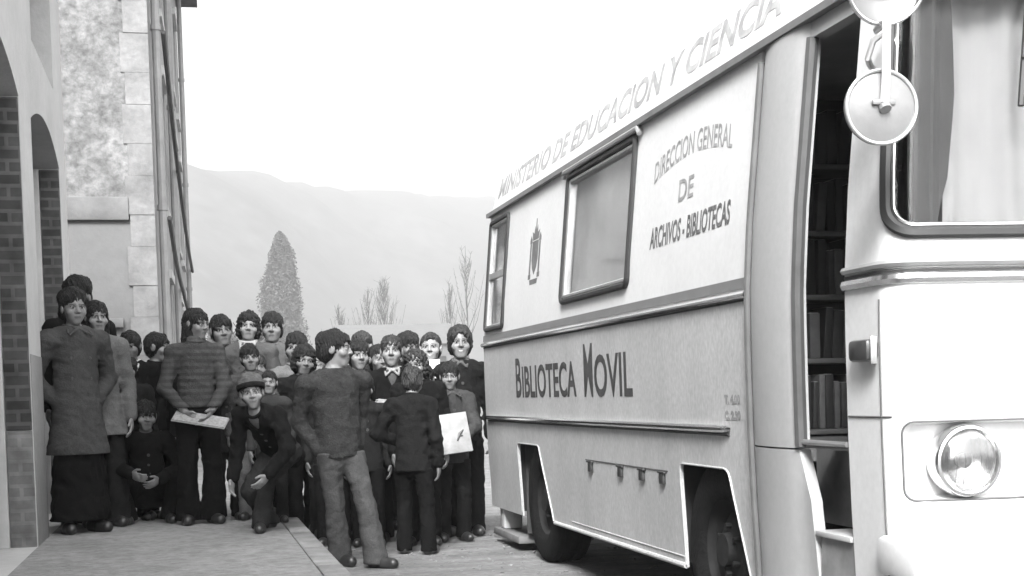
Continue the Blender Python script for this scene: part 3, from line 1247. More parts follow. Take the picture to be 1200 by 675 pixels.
# belt mouldings round the front
for z0, z1, m, nm in ((1.288, 1.322, M_chr, 'front_belt_trim'), (1.338, 1.362, M_alu, 'front_belt_trim')):
    mb = MB()
    NS = 90
    hz_ = z1 - z0
    pr2 = [(z0, .0), (z0 + .1 * hz_, -.010), (z0 + .5 * hz_, -.016), (z0 + .9 * hz_, -.010), (z1, .0)]
    g = [[mb.bm.verts.new(ffront(TOT * i / NS, z, d)) for z, d in pr2] for i in range(NS + 1)]
    for a, b in zip(g[:-1], g[1:]):
        for j in range(len(pr2) - 1):
            mb.bm.faces.new((a[j], a[j + 1], b[j + 1], b[j]))
    mb.build(nm, m, bus)
mb = MB()
sheet(mb, [(0.003, 1.3235), (TOT - .003, 1.3235), (TOT - .003, 1.332), (.003, 1.332)], [], lambda a, b, d: ffront(a, b, d - .004), .004, ulines=SL)
mb.build('belt_groove', M_rub, bus)
# headlights in their recessed boxes
for side in (0, 1):
    mb = MB()
    hb = hbox[side]
    hbd = dens(hb, .05)
    n = len(hbd)
    A_ = [mb.bm.verts.new(ffront(u, v, 0)) for u, v in hbd]
    cu_ = sum(p[0] for p in hbd) / n
    cv_ = sum(p[1] for p in hbd) / n
    B_ = [mb.bm.verts.new(ffront(cu_ + (u - cu_) * .955, cv_ + (v - cv_) * .91, .05)) for u, v in hbd]
    for i in range(n):
        mb.bm.faces.new((A_[i], A_[(i + 1) % n], B_[(i + 1) % n], B_[i]))
    mb.bm.faces.new(B_)
    rec = mb.build('headlight_recess', M_bw, bus)
    mb = MB()
    mb.tube([ffront(u, v, -.001) for u, v in hbd], .0035, 6, closed=True)
    mb.build('recess_seam', M_seal, rec, off=BO)
    uc = S2 + .112 if side == 0 else TOT - S2 - .112
    c = Vector(ffront(uc, .772, .045))
    Mx = Matrix.Translation(c) @ Matrix.Rotation(PI / 2, 4, 'X')
    mb = MB()
    mb.lathe([(.100, -.01), (.108, .015), (.108, .05), (.103, .062), (.095, .064), (.091, .055), (.090, .03)], 48, Mx)
    hl = mb.build('headlight', M_chr, bus)
    mb = MB()
    mb.lathe([(0, .008), (.03, .010), (.06, .018), (.09, .045)], 40, Mx)
    mb.build('reflector', M_chr, hl, off=BO)
    mb = MB()
    mb.lathe([(.020, .012), (.022, .035), (.012, .045), (0, .047)], 20, Mx)
    mb.build('bulb_shield', mat('bulb_shield', .12, .4), hl, off=BO)
    lm = mat_glass('headlight_glass', .82, .10, .12, .25)
    mb = MB()
    mb.lathe([(.0905, .056), (.08, .068), (.05, .078), (0, .083)], 40, Mx)
    mb.build('lens', lm, hl, off=BO)
    mb = MB()
    for k in range(-6, 7):
        xx = k * .0125
        L = math.sqrt(max(.084 ** 2 - xx ** 2, 0)) * .9
        hh = .083 - 2.6 * xx * xx
        if abs(k) % 2 == 0:
            mb.tube([Mx @ Vector((xx, -L, hh - 3.0 * L * L)), Mx @ Vector((xx, 0, hh + .001)), Mx @ Vector((xx, L, hh - 3.0 * L * L))], .0016, 5)
    mb.build('lens_ribs', lm, hl, off=BO)
# amber marker lamp on the corner
for sm in (S1 - .055, TOT - S1 + .055):
    mb = MB()
    a = Vector(ffront(sm, 1.102, -.02))
    mb.box((a.x - .022, a.y - .062, 1.070), (a.x + .022, a.y + .062, 1.135), .014)
    ml = mb.build('marker_lamp', mat('marker_lamp_lens', .04, .3, 20, .2), bus)
    mb = MB()
    s_ = 1 if a.x > 3 else -1
    mb.box((a.x - .010, a.y - .070, 1.062), (a.x + .010 , a.y - .0625, 1.143), .002)
    mb.build('bezel', M_alu, ml, off=BO)
# seams on the corner pillar and the bumper
mb = MB()
mb.tube([ffront(S1 + .012, .25 + .05 * k, -.001) for k in range(21)], .003, 5)
mb.tube([ffront(.01 + .012 * k, .905, -.001) for k in range(22)], .003, 5)
mb.build('panel_seam', M_seal, bus)
mb = MB()
mb.box((2.0, 3.60, .40), (4.2, 3.69, .56), .025)
mb.box((1.965, 3.62, .44), (2.03, 3.86, .555), .02)
mb.box((4.17, 3.62, .44), (4.235, 3.86, .555), .02)
mb.build('front_bumper', M_bw, bus)
# wiper
mb = MB()
mb.tube([ffront(S2 + .36, 2.215, -.03), ffront(S2 + .305, 2.06, -.035), ffront(S2 + .295, 1.94, -.03)], .008, 6)
mb.tube([ffront(S2 + .315, 2.10, -.02), ffront(S2 + .290, 1.80, -.02)], .010, 6)
mb.build('wiper', M_rub, bus)

# round mirrors on a bracket from the corner pillar
mc = Vector((1.868, 3.60, 1.755))
tocam = Vector((-.12, -1, -.02)).normalized()
Q = tocam.to_track_quat('Z', 'Y').to_matrix().to_4x4()
Mm = Matrix.Translation(mc) @ Q
mb = MB()
mb.lathe([(0, .018), (.03, .017), (.07, .010), (.092, .002), (.099, .004), (.103, 0), (.102, -.010), (.094, -.014), (0, -.016)], 48, Mm)
mir = mb.build('round_mirror', mat('mirror_back_paint', .17, .35, 9, .12, .05, 40, scale2=3, amt2=.1), bus)
mb = MB()
rr_ = []
for k in range(48):
    a = 2 * PI * k / 48
    rr_.append(Mm @ Vector((.0985 * math.cos(a), .0985 * math.sin(a), .003)))
mb.tube(rr_, .0055, 8, closed=True)
mb.build('rim', M_alu, mir, off=BO)
mb = MB()
stud = mc + tocam * .02
mb.box((stud.x - .034, stud.y - .006, stud.z + .002), (stud.x + .034, stud.y + .006, stud.z + .016), .004)
mb.tube([stud + Vector((0, -.004, 0)), stud + Vector((0, -.012, -.012))], .016, 10)
mb.build('mount', mat('mount_metal', .16, .5, 10, .2), mir, off=BO)
mb = MB()
top = Vector((1.872, 3.57, 1.985))
mb.tube([stud + Vector((0, -.004, .01)), stud + Vector((.002, -.012, .08)), stud + Vector((.004, -.010, .15)), top], .012, 10)
mb.build('mirror_stem', M_bw, bus)
mb = MB()
mb.tube([top - Vector((0, 0, .03)), top + Vector((-.03, .02, -.055)), top + Vector((-.042, .03, -.10)), top + Vector((.0, .10, -.10)), Vector((1.995, 3.86, 1.90))], .009, 8)
mb.tube([top + Vector((0, 0, .0)), Vector((1.93, 3.74, 2.0)), Vector((2.01, 3.88, 2.03))], .011, 8)
mb.build('mirror_bracket', M_alu, bus)
lc = Vector((1.872, 3.57, 2.085))
Ql = Vector((-.05, -1, -.28)).normalized().to_track_quat('Z', 'Y').to_matrix().to_4x4()
Ml = Matrix.Translation(lc) @ Ql
mb = MB()
mb.lathe([(0, -.10), (.04, -.095), (.08, -.06), (.105, -.005), (.112, .004), (.114, .0), (.112, -.01)], 48, Ml)
umir = mb.build('round_mirror_shell', mat('mirror_shell', .38, .3, 8, .1, metallic=.5), bus)  # shell of the upper round mirror
mb = MB()
mb.tube([Ml @ Vector((.111 * math.cos(2 * PI * k / 48), .111 * math.sin(2 * PI * k / 48), .004)) for k in range(48)], .0065, 8, closed=True)
mb.build('rim', M_chr, umir, off=BO)
mb = MB()
mb.lathe([(.106, .002), (.08, -.012), (.04, -.02), (0, -.022)], 40, Ml)
mb.build('mirror_glass', mat('mirror_face', .28, .12, 4, .12, metallic=.9), umir, off=BO)

# rear, far side, floor, inside
mb = MB()
mb.box((2.06, YR - .04, .25), (4.14, YR + .0, 2.23), .03)
mb.build('rear_panel', M_bw, bus)
mb = MB()
mb.box((2.02, YR + .001, .36), (4.18, YR + .09, .50), .02)
mb.build('rear_bumper', M_bg, bus)
mb = MB()
sheet(mb, dens([(4.08, .25), (YR, .25), (YR, 2.23), (4.08, 2.23)], .6), [rrect(4.6, 1.475, 5.8, 2.175, .05), rrect(6.28, 1.475, 7.5, 2.175, .05)], lambda u, v, d: (6.2 - sx(v) - d, u, v), .03, vlines=(.6, .85, 1.15, 1.34, 1.6, 2.0))
mb.build('far_side_panel', M_bw, bus, ang=50)
mb = MB()
for a, b in ((4.6, 5.8), (6.28, 7.5)):
    sheet(mb, rrect(a, 1.475, b, 2.175, .05), [], lambda u, v, d: (6.2 - sx(v) - .012 - d, u, v), .006)
mb.build('far_side_glass', mat('far_window_glass', .06, .1), bus)
mb = MB()
mb.box((2.14, 3.80, .74), (4.1, 9.53, .80))
mb.box((2.045, 4.60, .74), (2.139, 9.53, .80))
mb.build('floor', M_step, bus)
mb = MB()
mb.box((2.1, 3.9, .34), (4.1, 4.85, .36))
mb.box((2.4, 4.86, .30), (3.8, 9.5, .70))
mb.build('chassis', M_rub, bus)
for y0, y1 in ((4.86, 5.72), (7.78, 8.74)):
    mb = MB()
    mb.box((2.03, y0, .713), (2.62, y1, .735))
    mb.box((2.62, y0, .25), (2.64, y1, .714))
    mb.box((2.03, y0 - .012, .26), (2.62, y0 - .001, .714))
    mb.box((2.03, y1 + .001, .26), (2.62, y1 + .012, .714))
    mb.build('wheel_well', M_rub, bus)
mb = MB()
mb.box((2.16, 3.86, 2.205), (4.04, 9.5, 2.225))
mb.build('inner_ceiling', M_in, bus)
# step well
mb = MB()
mb.box((2.0, 4.08, .795), (2.13, 4.43, .812), .004)
mb.box((2.125, 4.05, .53), (2.138, 4.60, .794))
mb.build('step_riser', mat('step_riser_paint', .16, .6, 8, .25), bus)
mb = MB()
mb.box((1.995, 4.082, .508), (2.124, 4.34, .527), .004)
mb.build('step', M_post, bus)
mb = MB()
mb.box((2.01, 4.082, .2), (2.03, 4.322, .506))
mb.build('lower_step_riser', mat('lower_riser_paint', .22, .6, 8, .25), bus)
mb = MB()
mb.tube([(1.992, 4.085, .816), (1.992, 4.42, .816)], .009, 8)
mb.build('step_nosing', M_alu, bus)
mb = MB()
mb.box((2.06, 4.90, .81), (2.09, 9.5, 1.40))
mb.build('inner_lining', M_in, bus)

# wheels
for (yc, sgn) in ((5.27, 0), (8.17, 0), (5.27, 1), (8.17, 1)):
    xw = 2.13 if not sgn else 6.2 - 2.13
    Mw = Matrix.Translation((xw, yc, .365)) @ Matrix.Rotation(-PI / 2 if not sgn else PI / 2, 4, 'Y')
    wh = empty('wheel', (0, 0, 0))
    wh.parent = bus
    wh.location = Vector((xw, yc, .365)) - BO
    mb = MB()
    tp = [(.215, -.10), (.25, -.115), (.33, -.115), (.355, -.10), (.364, -.085)]
    for k in range(5):
        zz = -.07 + .035 * k
        tp += [(.365, zz - .012), (.365, zz + .010), (.356, zz + .013), (.356, zz + .020)]
    tp += [(.364, .085), (.355, .10), (.33, .115), (.25, .115), (.215, .10), (.20, .09)]
    mb.lathe(tp, 48, Mw)
    mb.build('tyre', M_tyre, wh, off=Vector((xw, yc, .365)))
    mb = MB()
    mb.lathe([(.222, .102), (.215, .095), (.20, .05), (.16, .03), (.12, .06), (.07, .07), (.065, .10), (0, .105)], 40, Mw)
    for k in range(6):
        a = k * PI / 3
        q = Mw @ Vector((.095 * math.cos(a), .095 * math.sin(a), .06))
        q2 = Mw @ Vector((.095 * math.cos(a), .095 * math.sin(a), .088))
        mb.tube([q, q2], .012, 6)
    mb.build('rim', M_rim, wh, off=Vector((xw, yc, .365)))
# mud flaps behind the rear wheel, tow step
mb = MB()
mb.box((2.05, 8.70, .12), (2.42, 8.715, .70), .004)
mb.build('mud_flap', mat('mud_flap', .05, .8, 6, .3), bus)
mb = MB()
mb.box((2.03, 9.30, .10), (2.16, 9.42, .34), .012)
mb.build('stabiliser_leg', mat('stabiliser_paint', .45, .6, 8, .2), bus)
mb = MB()
mb.box((2.0, 8.75, .05), (2.5, 9.5, .10), .01)
mb.build('stabiliser_plate', mat('plate', .12, .8, 6, .3), bus)

# bookcase just inside the door, with its books
bk = empty('bookcase', (2.50, 5.35, .80))
tag(bk, 'dark wooden bookcase full of books seen through the open bus door', 'bookcase')
M_case = mat('bookcase_wood', .08, .6, 3, .3, stretch=(1, 1, 6))
x0, x1, y0, y1 = 2.20, 2.80, 5.22, 5.48
mb = MB()
mb.box((x0 - .02, y0, .802), (x0, y1, 2.18), .003)
mb.build('side_panel', M_case, bk)
mb = MB()
mb.box((x1, y0, .802), (x1 + .02, y1, 2.18), .003)
mb.build('side_panel', M_case, bk)
mb = MB()
mb.box((x0, y1 - .015, .81), (x1, y1 - .001, 2.17))
mb.build('back_panel', M_case, bk)
levels = [.83, 1.11, 1.36, 1.61, 1.87]
for z in levels:
    mb = MB()
    mb.box((x0 + .001, y0 + .005, z - .02), (x1 - .001, y1 - .02, z), .002)
    mb.build('shelf', mat('shelf_edge', .10, .5, 6, .2), bk)
BT = [.02, .045, .08, .03, .015, .10]
ADJ = ['black', 'dark grey', 'mid grey', 'charcoal', 'near black', 'pale grey']
for li, z in enumerate(levels):
    x = x0 + .012
    k = 0
    while x < x1 - .06:
        t = random.uniform(.022, .045); h = random.uniform(.17, .225); dp = random.uniform(.12, .16)
        ci = random.randrange(6)
        b = empty('book', (x + t / 2, y0 + .02 + dp / 2, z + .001))
        tag(b, ADJ[ci] + ' bound book among the others on the bookcase shelves in the bus', 'book', 'books on the bookcase in the bus')
        tilt = Matrix.Translation((x, 0, z)) @ Matrix.Rotation(random.choice((0, 0, .04, .08)), 4, 'Y') @ Matrix.Translation((-x, 0, -z))
        mb = MB()
        mb.box((x, y0 + .02, z + .002), (x + t, y0 + .02 + dp, z + h), .003, M=tilt)
        mb.build('cover', mat('book_cloth_%d' % ci, BT[ci], .6, 20, .2), b)
        mb = MB()
        mb.box((x + .003, y0 + .03, z + h + .0005), (x + t - .003, y0 + .015 + dp, z + h + .002), M=tilt)
        mb.build('pages', mat('book_pages', .4, .9), b)
        x += t + random.uniform(.002, .012)
        k += 1
# ------------------------------------------------------------------ people: bodies and clothes as implicit surfaces
def smin(a, b, k):
    h = np.clip(.5 + .5 * (b - a) / k, 0, 1)
    return b + (a - b) * h - k * h * (1 - h)


class Field:
    def __init__(s, lo, hi, h, fine=None):
        """fine: (centre, half, step): finer spacing in a band round a centre on every axis"""
        ax = []
        for i in range(3):
            if fine:
                c, hw, st = fine
                a0, a1 = max(lo[i], c[i] - hw), min(hi[i], c[i] + hw)
                A = np.arange(lo[i], a0, h) if a0 > lo[i] else np.array([])
                Bm = np.arange(a0, a1, st)
                Cc = np.arange(a1, hi[i], h) if a1 < hi[i] else np.array([])
                ax.append(np.concatenate([A, Bm, Cc]))
            else:
                ax.append(np.arange(lo[i], hi[i], h))
        s.ax = ax
        s.D = np.full([len(a) for a in ax], .3, dtype=np.float32)

    def sub(s, lo, hi):
        sl = []
        for a, l, h in zip(s.ax, lo, hi):
            i0 = max(int(np.searchsorted(a, l)) - 1, 0)
            i1 = min(int(np.searchsorted(a, h)) + 1, len(a))
            if i1 <= i0:
                return None, None
            sl.append(slice(i0, i1))
        X = s.ax[0][sl[0]][:, None, None]
        Y = s.ax[1][sl[1]][None, :, None]
        Z = s.ax[2][sl[2]][None, None, :]
        return tuple(sl), (X, Y, Z)

    def put(s, sl, d, k=0.0, op='u'):
        D = s.D[sl]
        if op == 'u':
            D = smin(D, d, k) if k else np.minimum(D, d)
        elif op == 's':
            D = -smin(-D, d, k) if k else np.maximum(D, -d)
        else:
            D = np.maximum(D, d)
        s.D[sl] = D

    def cone(s, a, b, r1, r2, k=0.0, op='u', pad=.05):
        a = np.asarray(a, float); b = np.asarray(b, float)
        r = max(r1, r2) + pad
        sl, g = s.sub(np.minimum(a, b) - r, np.maximum(a, b) + r)
        if sl is None:
            return
        ab = b - a
        L = max(ab @ ab, 1e-9)
        px, py, pz = g[0] - a[0], g[1] - a[1], g[2] - a[2]
        t = np.clip((px * ab[0] + py * ab[1] + pz * ab[2]) / L, 0, 1)
        d = np.sqrt((px - t * ab[0]) ** 2 + (py - t * ab[1]) ** 2 + (pz - t * ab[2]) ** 2) - (r1 + (r2 - r1) * t)
        s.put(sl, d, k, op)

    def ell(s, c, r, Rm=None, k=0.0, op='u', pad=.05):
        c = np.asarray(c, float); r = np.asarray(r, float)
        e = (np.abs(Rm) @ r if Rm is not None else r) + pad
        sl, g = s.sub(c - e, c + e)
        if sl is None:
            return
        q = [g[i] - c[i] for i in range(3)]
        if Rm is not None:
            q = [q[0] * Rm[0, i] + q[1] * Rm[1, i] + q[2] * Rm[2, i] for i in range(3)]
        k0 = np.sqrt((q[0] / r[0]) ** 2 + (q[1] / r[1]) ** 2 + (q[2] / r[2]) ** 2)
        k1 = np.sqrt((q[0] / r[0] ** 2) ** 2 + (q[1] / r[1] ** 2) ** 2 + (q[2] / r[2] ** 2) ** 2)
        s.put(sl, k0 * (k0 - 1) / np.maximum(k1, 1e-6), k, op)

    def trunk(s, a, Rm, L, r1, r2, dr, k=0.0, pad=.06):
        """elliptic tapered capsule from a along Rm's z, dr = depth/width"""
        a = np.asarray(a, float)
        b = a + Rm[:, 2] * L
        r = max(r1, r2) + pad
        sl, g = s.sub(np.minimum(a, b) - r, np.maximum(a, b) + r)
        if sl is None:
            return
        q = [g[i] - a[i] for i in range(3)]
        q = [q[0] * Rm[0, i] + q[1] * Rm[1, i] + q[2] * Rm[2, i] for i in range(3)]
        t = np.clip(q[2] / max(L, 1e-6), 0, 1)
        d = (np.sqrt(q[0] ** 2 + (q[1] / dr) ** 2 + ((q[2] - t * L)) ** 2) - (r1 + (r2 - r1) * t)) * (.5 + .5 * dr)
        s.put(sl, d, k)

    def half(s, p, n):
        """keep the side the normal n points away from"""
        n = np.asarray(n, float)
        p = np.asarray(p, float)
        X, Y, Z = s.ax[0][:, None, None], s.ax[1][None, :, None], s.ax[2][None, None, :]
        s.D = np.maximum(s.D, (X - p[0]) * n[0] + (Y - p[1]) * n[1] + (Z - p[2]) * n[2]).astype(np.float32)

    def wrinkle(s, amp, f, ph, zs=1.0):
        X, Y, Z = s.ax[0][:, None, None], s.ax[1][None, :, None], s.ax[2][None, None, :]
        w = np.sin(X * f + 2.1 * np.sin(Z * f * .6 + ph) + ph) * np.sin(Z * f * zs + 1.7 * np.sin(X * f * .7 + Y * f * .5) + ph * 2) + \
            .6 * np.sin(Z * f * 1.9 * zs + X * f * 1.1 + Y * f * 1.3 + ph * 3) * np.sin(Y * f * 1.4 + X * f * .9)
        s.D = (s.D + amp * w).astype(np.float32)

    def mesh(s):
        """naive surface nets"""
        D = s.D
        S = D < 0
        n = D.shape
        c = [S[i:n[0] - 1 + i, j:n[1] - 1 + j, k:n[2] - 1 + k] for i in (0, 1) for j in (0, 1) for k in (0, 1)]
        cnt = np.zeros(c[0].shape, np.uint8)
        for q in c:
            cnt += q
        act = (cnt > 0) & (cnt < 8)
        I = np.argwhere(act)
        if len(I) == 0:
            return None
        idx = np.full(act.shape, -1, np.int32)
        idx[act] = np.arange(len(I))
        val = np.stack([D[I[:, 0] + i, I[:, 1] + j, I[:, 2] + k] for i in (0, 1) for j in (0, 1) for k in (0, 1)], 1)
        cor = np.array([(i, j, k) for i in (0, 1) for j in (0, 1) for k in (0, 1)], float)
        acc = np.zeros((len(I), 3))
        m = np.zeros(len(I))
        for a in range(8):
            for b in range(a + 1, 8):
                if np.abs(cor[a] - cor[b]).sum() != 1:
                    continue
                va, vb = val[:, a], val[:, b]
                x = (va < 0) != (vb < 0)
                t = np.where(x, va / np.where(x, va - vb, 1), 0)
                acc += np.where(x[:, None], cor[a] + t[:, None] * (cor[b] - cor[a]), 0)
                m += x
        P = I + acc / m[:, None]
        V = np.stack([np.interp(P[:, i], np.arange(n[i]), s.ax[i]) for i in range(3)], 1)
        Q = []
        for ax in range(3):
            o = [0, 0, 0]
            o[ax] = 1
            A = S[:n[0] - o[0], :n[1] - o[1], :n[2] - o[2]]
            Bq = S[o[0]:, o[1]:, o[2]:]
            ch = A != Bq
            u, v = (ax + 1) % 3, (ax + 2) % 3
            E = np.argwhere(ch)
            ok = (E[:, u] > 0) & (E[:, v] > 0) & (E[:, u] < n[u] - 1) & (E[:, v] < n[v] - 1)
            E = E[ok]
            du = np.zeros(3, int); du[u] = 1
            dv = np.zeros(3, int); dv[v] = 1
            q = np.stack([idx[tuple((E - du - dv).T)], idx[tuple((E - dv).T)], idx[tuple(E.T)], idx[tuple((E - du).T)]], 1)
            fl = A[tuple(E.T)]
            q[~fl] = q[~fl][:, ::-1]
            Q.append(q)
        Q = np.concatenate(Q)
        Q = Q[(Q >= 0).all(1)]
        return V.astype(np.float32), Q.astype(np.int32)


def np_mesh(name, V, Q, m, tones=None):
    me = bpy.data.meshes.new(name)
    me.vertices.add(len(V))
    me.vertices.foreach_set('co', V.astype(np.float32).ravel())
    me.loops.add(len(Q) * 4)
    me.loops.foreach_set('vertex_index', Q.ravel())
    me.polygons.add(len(Q))
    me.polygons.foreach_set('loop_start', np.arange(0, len(Q) * 4, 4, dtype=np.int32))
    me.polygons.foreach_set('use_smooth', np.ones(len(Q), bool))
    me.update(calc_edges=True)
    if tones is not None:
        at = me.color_attributes.new('pigment_shade', 'FLOAT_COLOR', 'POINT')
        C4 = np.ones((len(V), 4), np.float32)
        C4[:, :3] = tones[:, None]
        at.data.foreach_set('color', C4.ravel())
    me.materials.append(m)
    return me


def rotm(yaw=0, pitch=0, roll=0):
    """yaw about z (positive turns the face to the person's own left), pitch forward, roll sideways"""
    y, p, r = math.radians(yaw), math.radians(pitch), math.radians(roll)
    Rz = np.array([[math.cos(y), -math.sin(y), 0], [math.sin(y), math.cos(y), 0], [0, 0, 1]])
    Rx = np.array([[1, 0, 0], [0, math.cos(p), -math.sin(p)], [0, math.sin(p), math.cos(p)]])
    Ry = np.array([[math.cos(r), 0, math.sin(r)], [0, 1, 0], [-math.sin(r), 0, math.cos(r)]])
    return Rz @ Rx @ Ry


def ik(a, c, l1, l2, pole):
    a = np.asarray(a, float); c = np.asarray(c, float)
    v = c - a
    d = np.linalg.norm(v)
    d2 = min(max(d, abs(l1 - l2) + .01), (l1 + l2) * .999)
    u = v / max(d, 1e-6)
    c = a + u * d2
    x = (l1 * l1 - l2 * l2 + d2 * d2) / (2 * d2)
    hgt = math.sqrt(max(l1 * l1 - x * x, 0))
    p = np.asarray(pole, float)
    p = p - u * (p @ u)
    n = np.linalg.norm(p)
    p = p / n if n > 1e-6 else np.array([0, 1, 0])
    return a + u * x + p * hgt, c


def skin_mat():
    if 'skin' in MATS:
        return MATS['skin']
    m = bpy.data.materials.new('skin')
    m.use_nodes = True
    nt = m.node_tree
    b = nt.nodes['Principled BSDF']
    b.inputs['Roughness'].default_value = .5
    b.inputs['Specular IOR Level'].default_value = .35
    at = nt.nodes.new('ShaderNodeVertexColor')
    at.layer_name = 'pigment_shade'
    tc = nt.nodes.new('ShaderNodeTexCoord')
    n = nt.nodes.new('ShaderNodeTexNoise')
    n.inputs['Scale'].default_value = 28
    n.inputs['Detail'].default_value = 6
    nt.links.new(tc.outputs['Object'], n.inputs['Vector'])
    mr = nt.nodes.new('ShaderNodeMapRange')
    mr.inputs['From Min'].default_value = .3
    mr.inputs['From Max'].default_value = .7
    mr.inputs['To Min'].default_value = .88
    mr.inputs['To Max'].default_value = 1.1
    nt.links.new(n.outputs['Fac'], mr.inputs['Value'])
    sc = nt.nodes.new('ShaderNodeVectorMath')
    sc.operation = 'SCALE'
    nt.links.new(at.outputs['Color'], sc.inputs[0])
    nt.links.new(mr.outputs[0], sc.inputs['Scale'])
    nt.links.new(sc.outputs[0], b.inputs['Base Color'])
    MATS['skin'] = m
    return m


def fabric(g, knit=False):
    if knit:
        return mat('knit_%03d' % int(g * 1000), g, .95, 26, .30, .5, 120, spec=.06, scale2=90, amt2=.25)
    return mat('fabric_%03d' % int(g * 1000), g, .92, 9, .22, .3, 90, spec=.06, scale2=120, amt2=.2)


def striped(g1, g2, period=.045):
    nm = 'striped_knit'
    if nm in MATS:
        return MATS[nm]
    m = mat(nm, g1, .95, 30, .25, .5, 120, spec=.15)
    nt = m.node_tree
    b = nt.nodes['Principled BSDF']
    src = b.inputs['Base Color'].links[0].from_socket
    tc = nt.nodes.new('ShaderNodeTexCoord')
    sp = nt.nodes.new('ShaderNodeSeparateXYZ')
    nt.links.new(tc.outputs['Object'], sp.inputs[0])
    mu = nt.nodes.new('ShaderNodeMath')
    mu.operation = 'MULTIPLY'
    mu.inputs[1].default_value = 2 * PI / period
    nt.links.new(sp.outputs['Z'], mu.inputs[0])
    sn = nt.nodes.new('ShaderNodeMath')
    sn.operation = 'SINE'
    nt.links.new(mu.outputs[0], sn.inputs[0])
    rm = nt.nodes.new('ShaderNodeMapRange')
    rm.inputs['From Min'].default_value = -.3
    rm.inputs['From Max'].default_value = .3
    nt.links.new(sn.outputs[0], rm.inputs['Value'])
    mx = nt.nodes.new('ShaderNodeMix')
    mx.data_type = 'RGBA'
    nt.links.new(rm.outputs[0], mx.inputs[0])
    nt.links.new(src, mx.inputs[6])
    mx.inputs[7].default_value = (g2, g2, g2, 1)
    nt.links.new(mx.outputs[2], b.inputs['Base Color'])
    return m


M_hair = mat('dark_hair', .010, .55, 60, .5, .8, 160, stretch=(1, 1, .25), spec=.25)
M_hair3 = mat('black_hair', .006, .5, 60, .5, .8, 160, stretch=(1, 1, .25), spec=.3)
M_hair2 = mat('brown_hair', .016, .45, 60, .5, .5, 160, stretch=(1, 1, .25), spec=.3)
M_shoe = mat('dark_leather', .02, .4, 14, .3)
M_btn = mat('button', .03, .4)
ARMS = {   # wrist offset from the shoulder in body heights (x outward), elbow pole (x outward)
    'down': ((.035, -.02, -.31), (.4, 1, 0)),
    'pocket': ((-.048, .004, -.285), (.6, 1, 0)),
    'coat_pocket': ((-.038, -.012, -.262), (.7, .5, 0)),
    'front': ((-.075, -.13, -.19), (.9, .3, -.6)),
    'low_front': ((-.07, -.11, -.25), (1, .4, -.2)),
    'chest': ((-.085, -.125, -.07), (.8, .1, -1)),
    'akimbo': ((-.03, -.085, -.19), (1, .5, 0)),
    'back': ((-.03, .09, -.25), (1, .6, 0)),
    'raised': ((.03, -.10, .10), (.8, .1, -1)),
    'side_out': ((.10, -.06, -.27), (.6, 1, 0)),
    'knee': ((-.02, -.20, -.20), (1, .2, 0)),
}


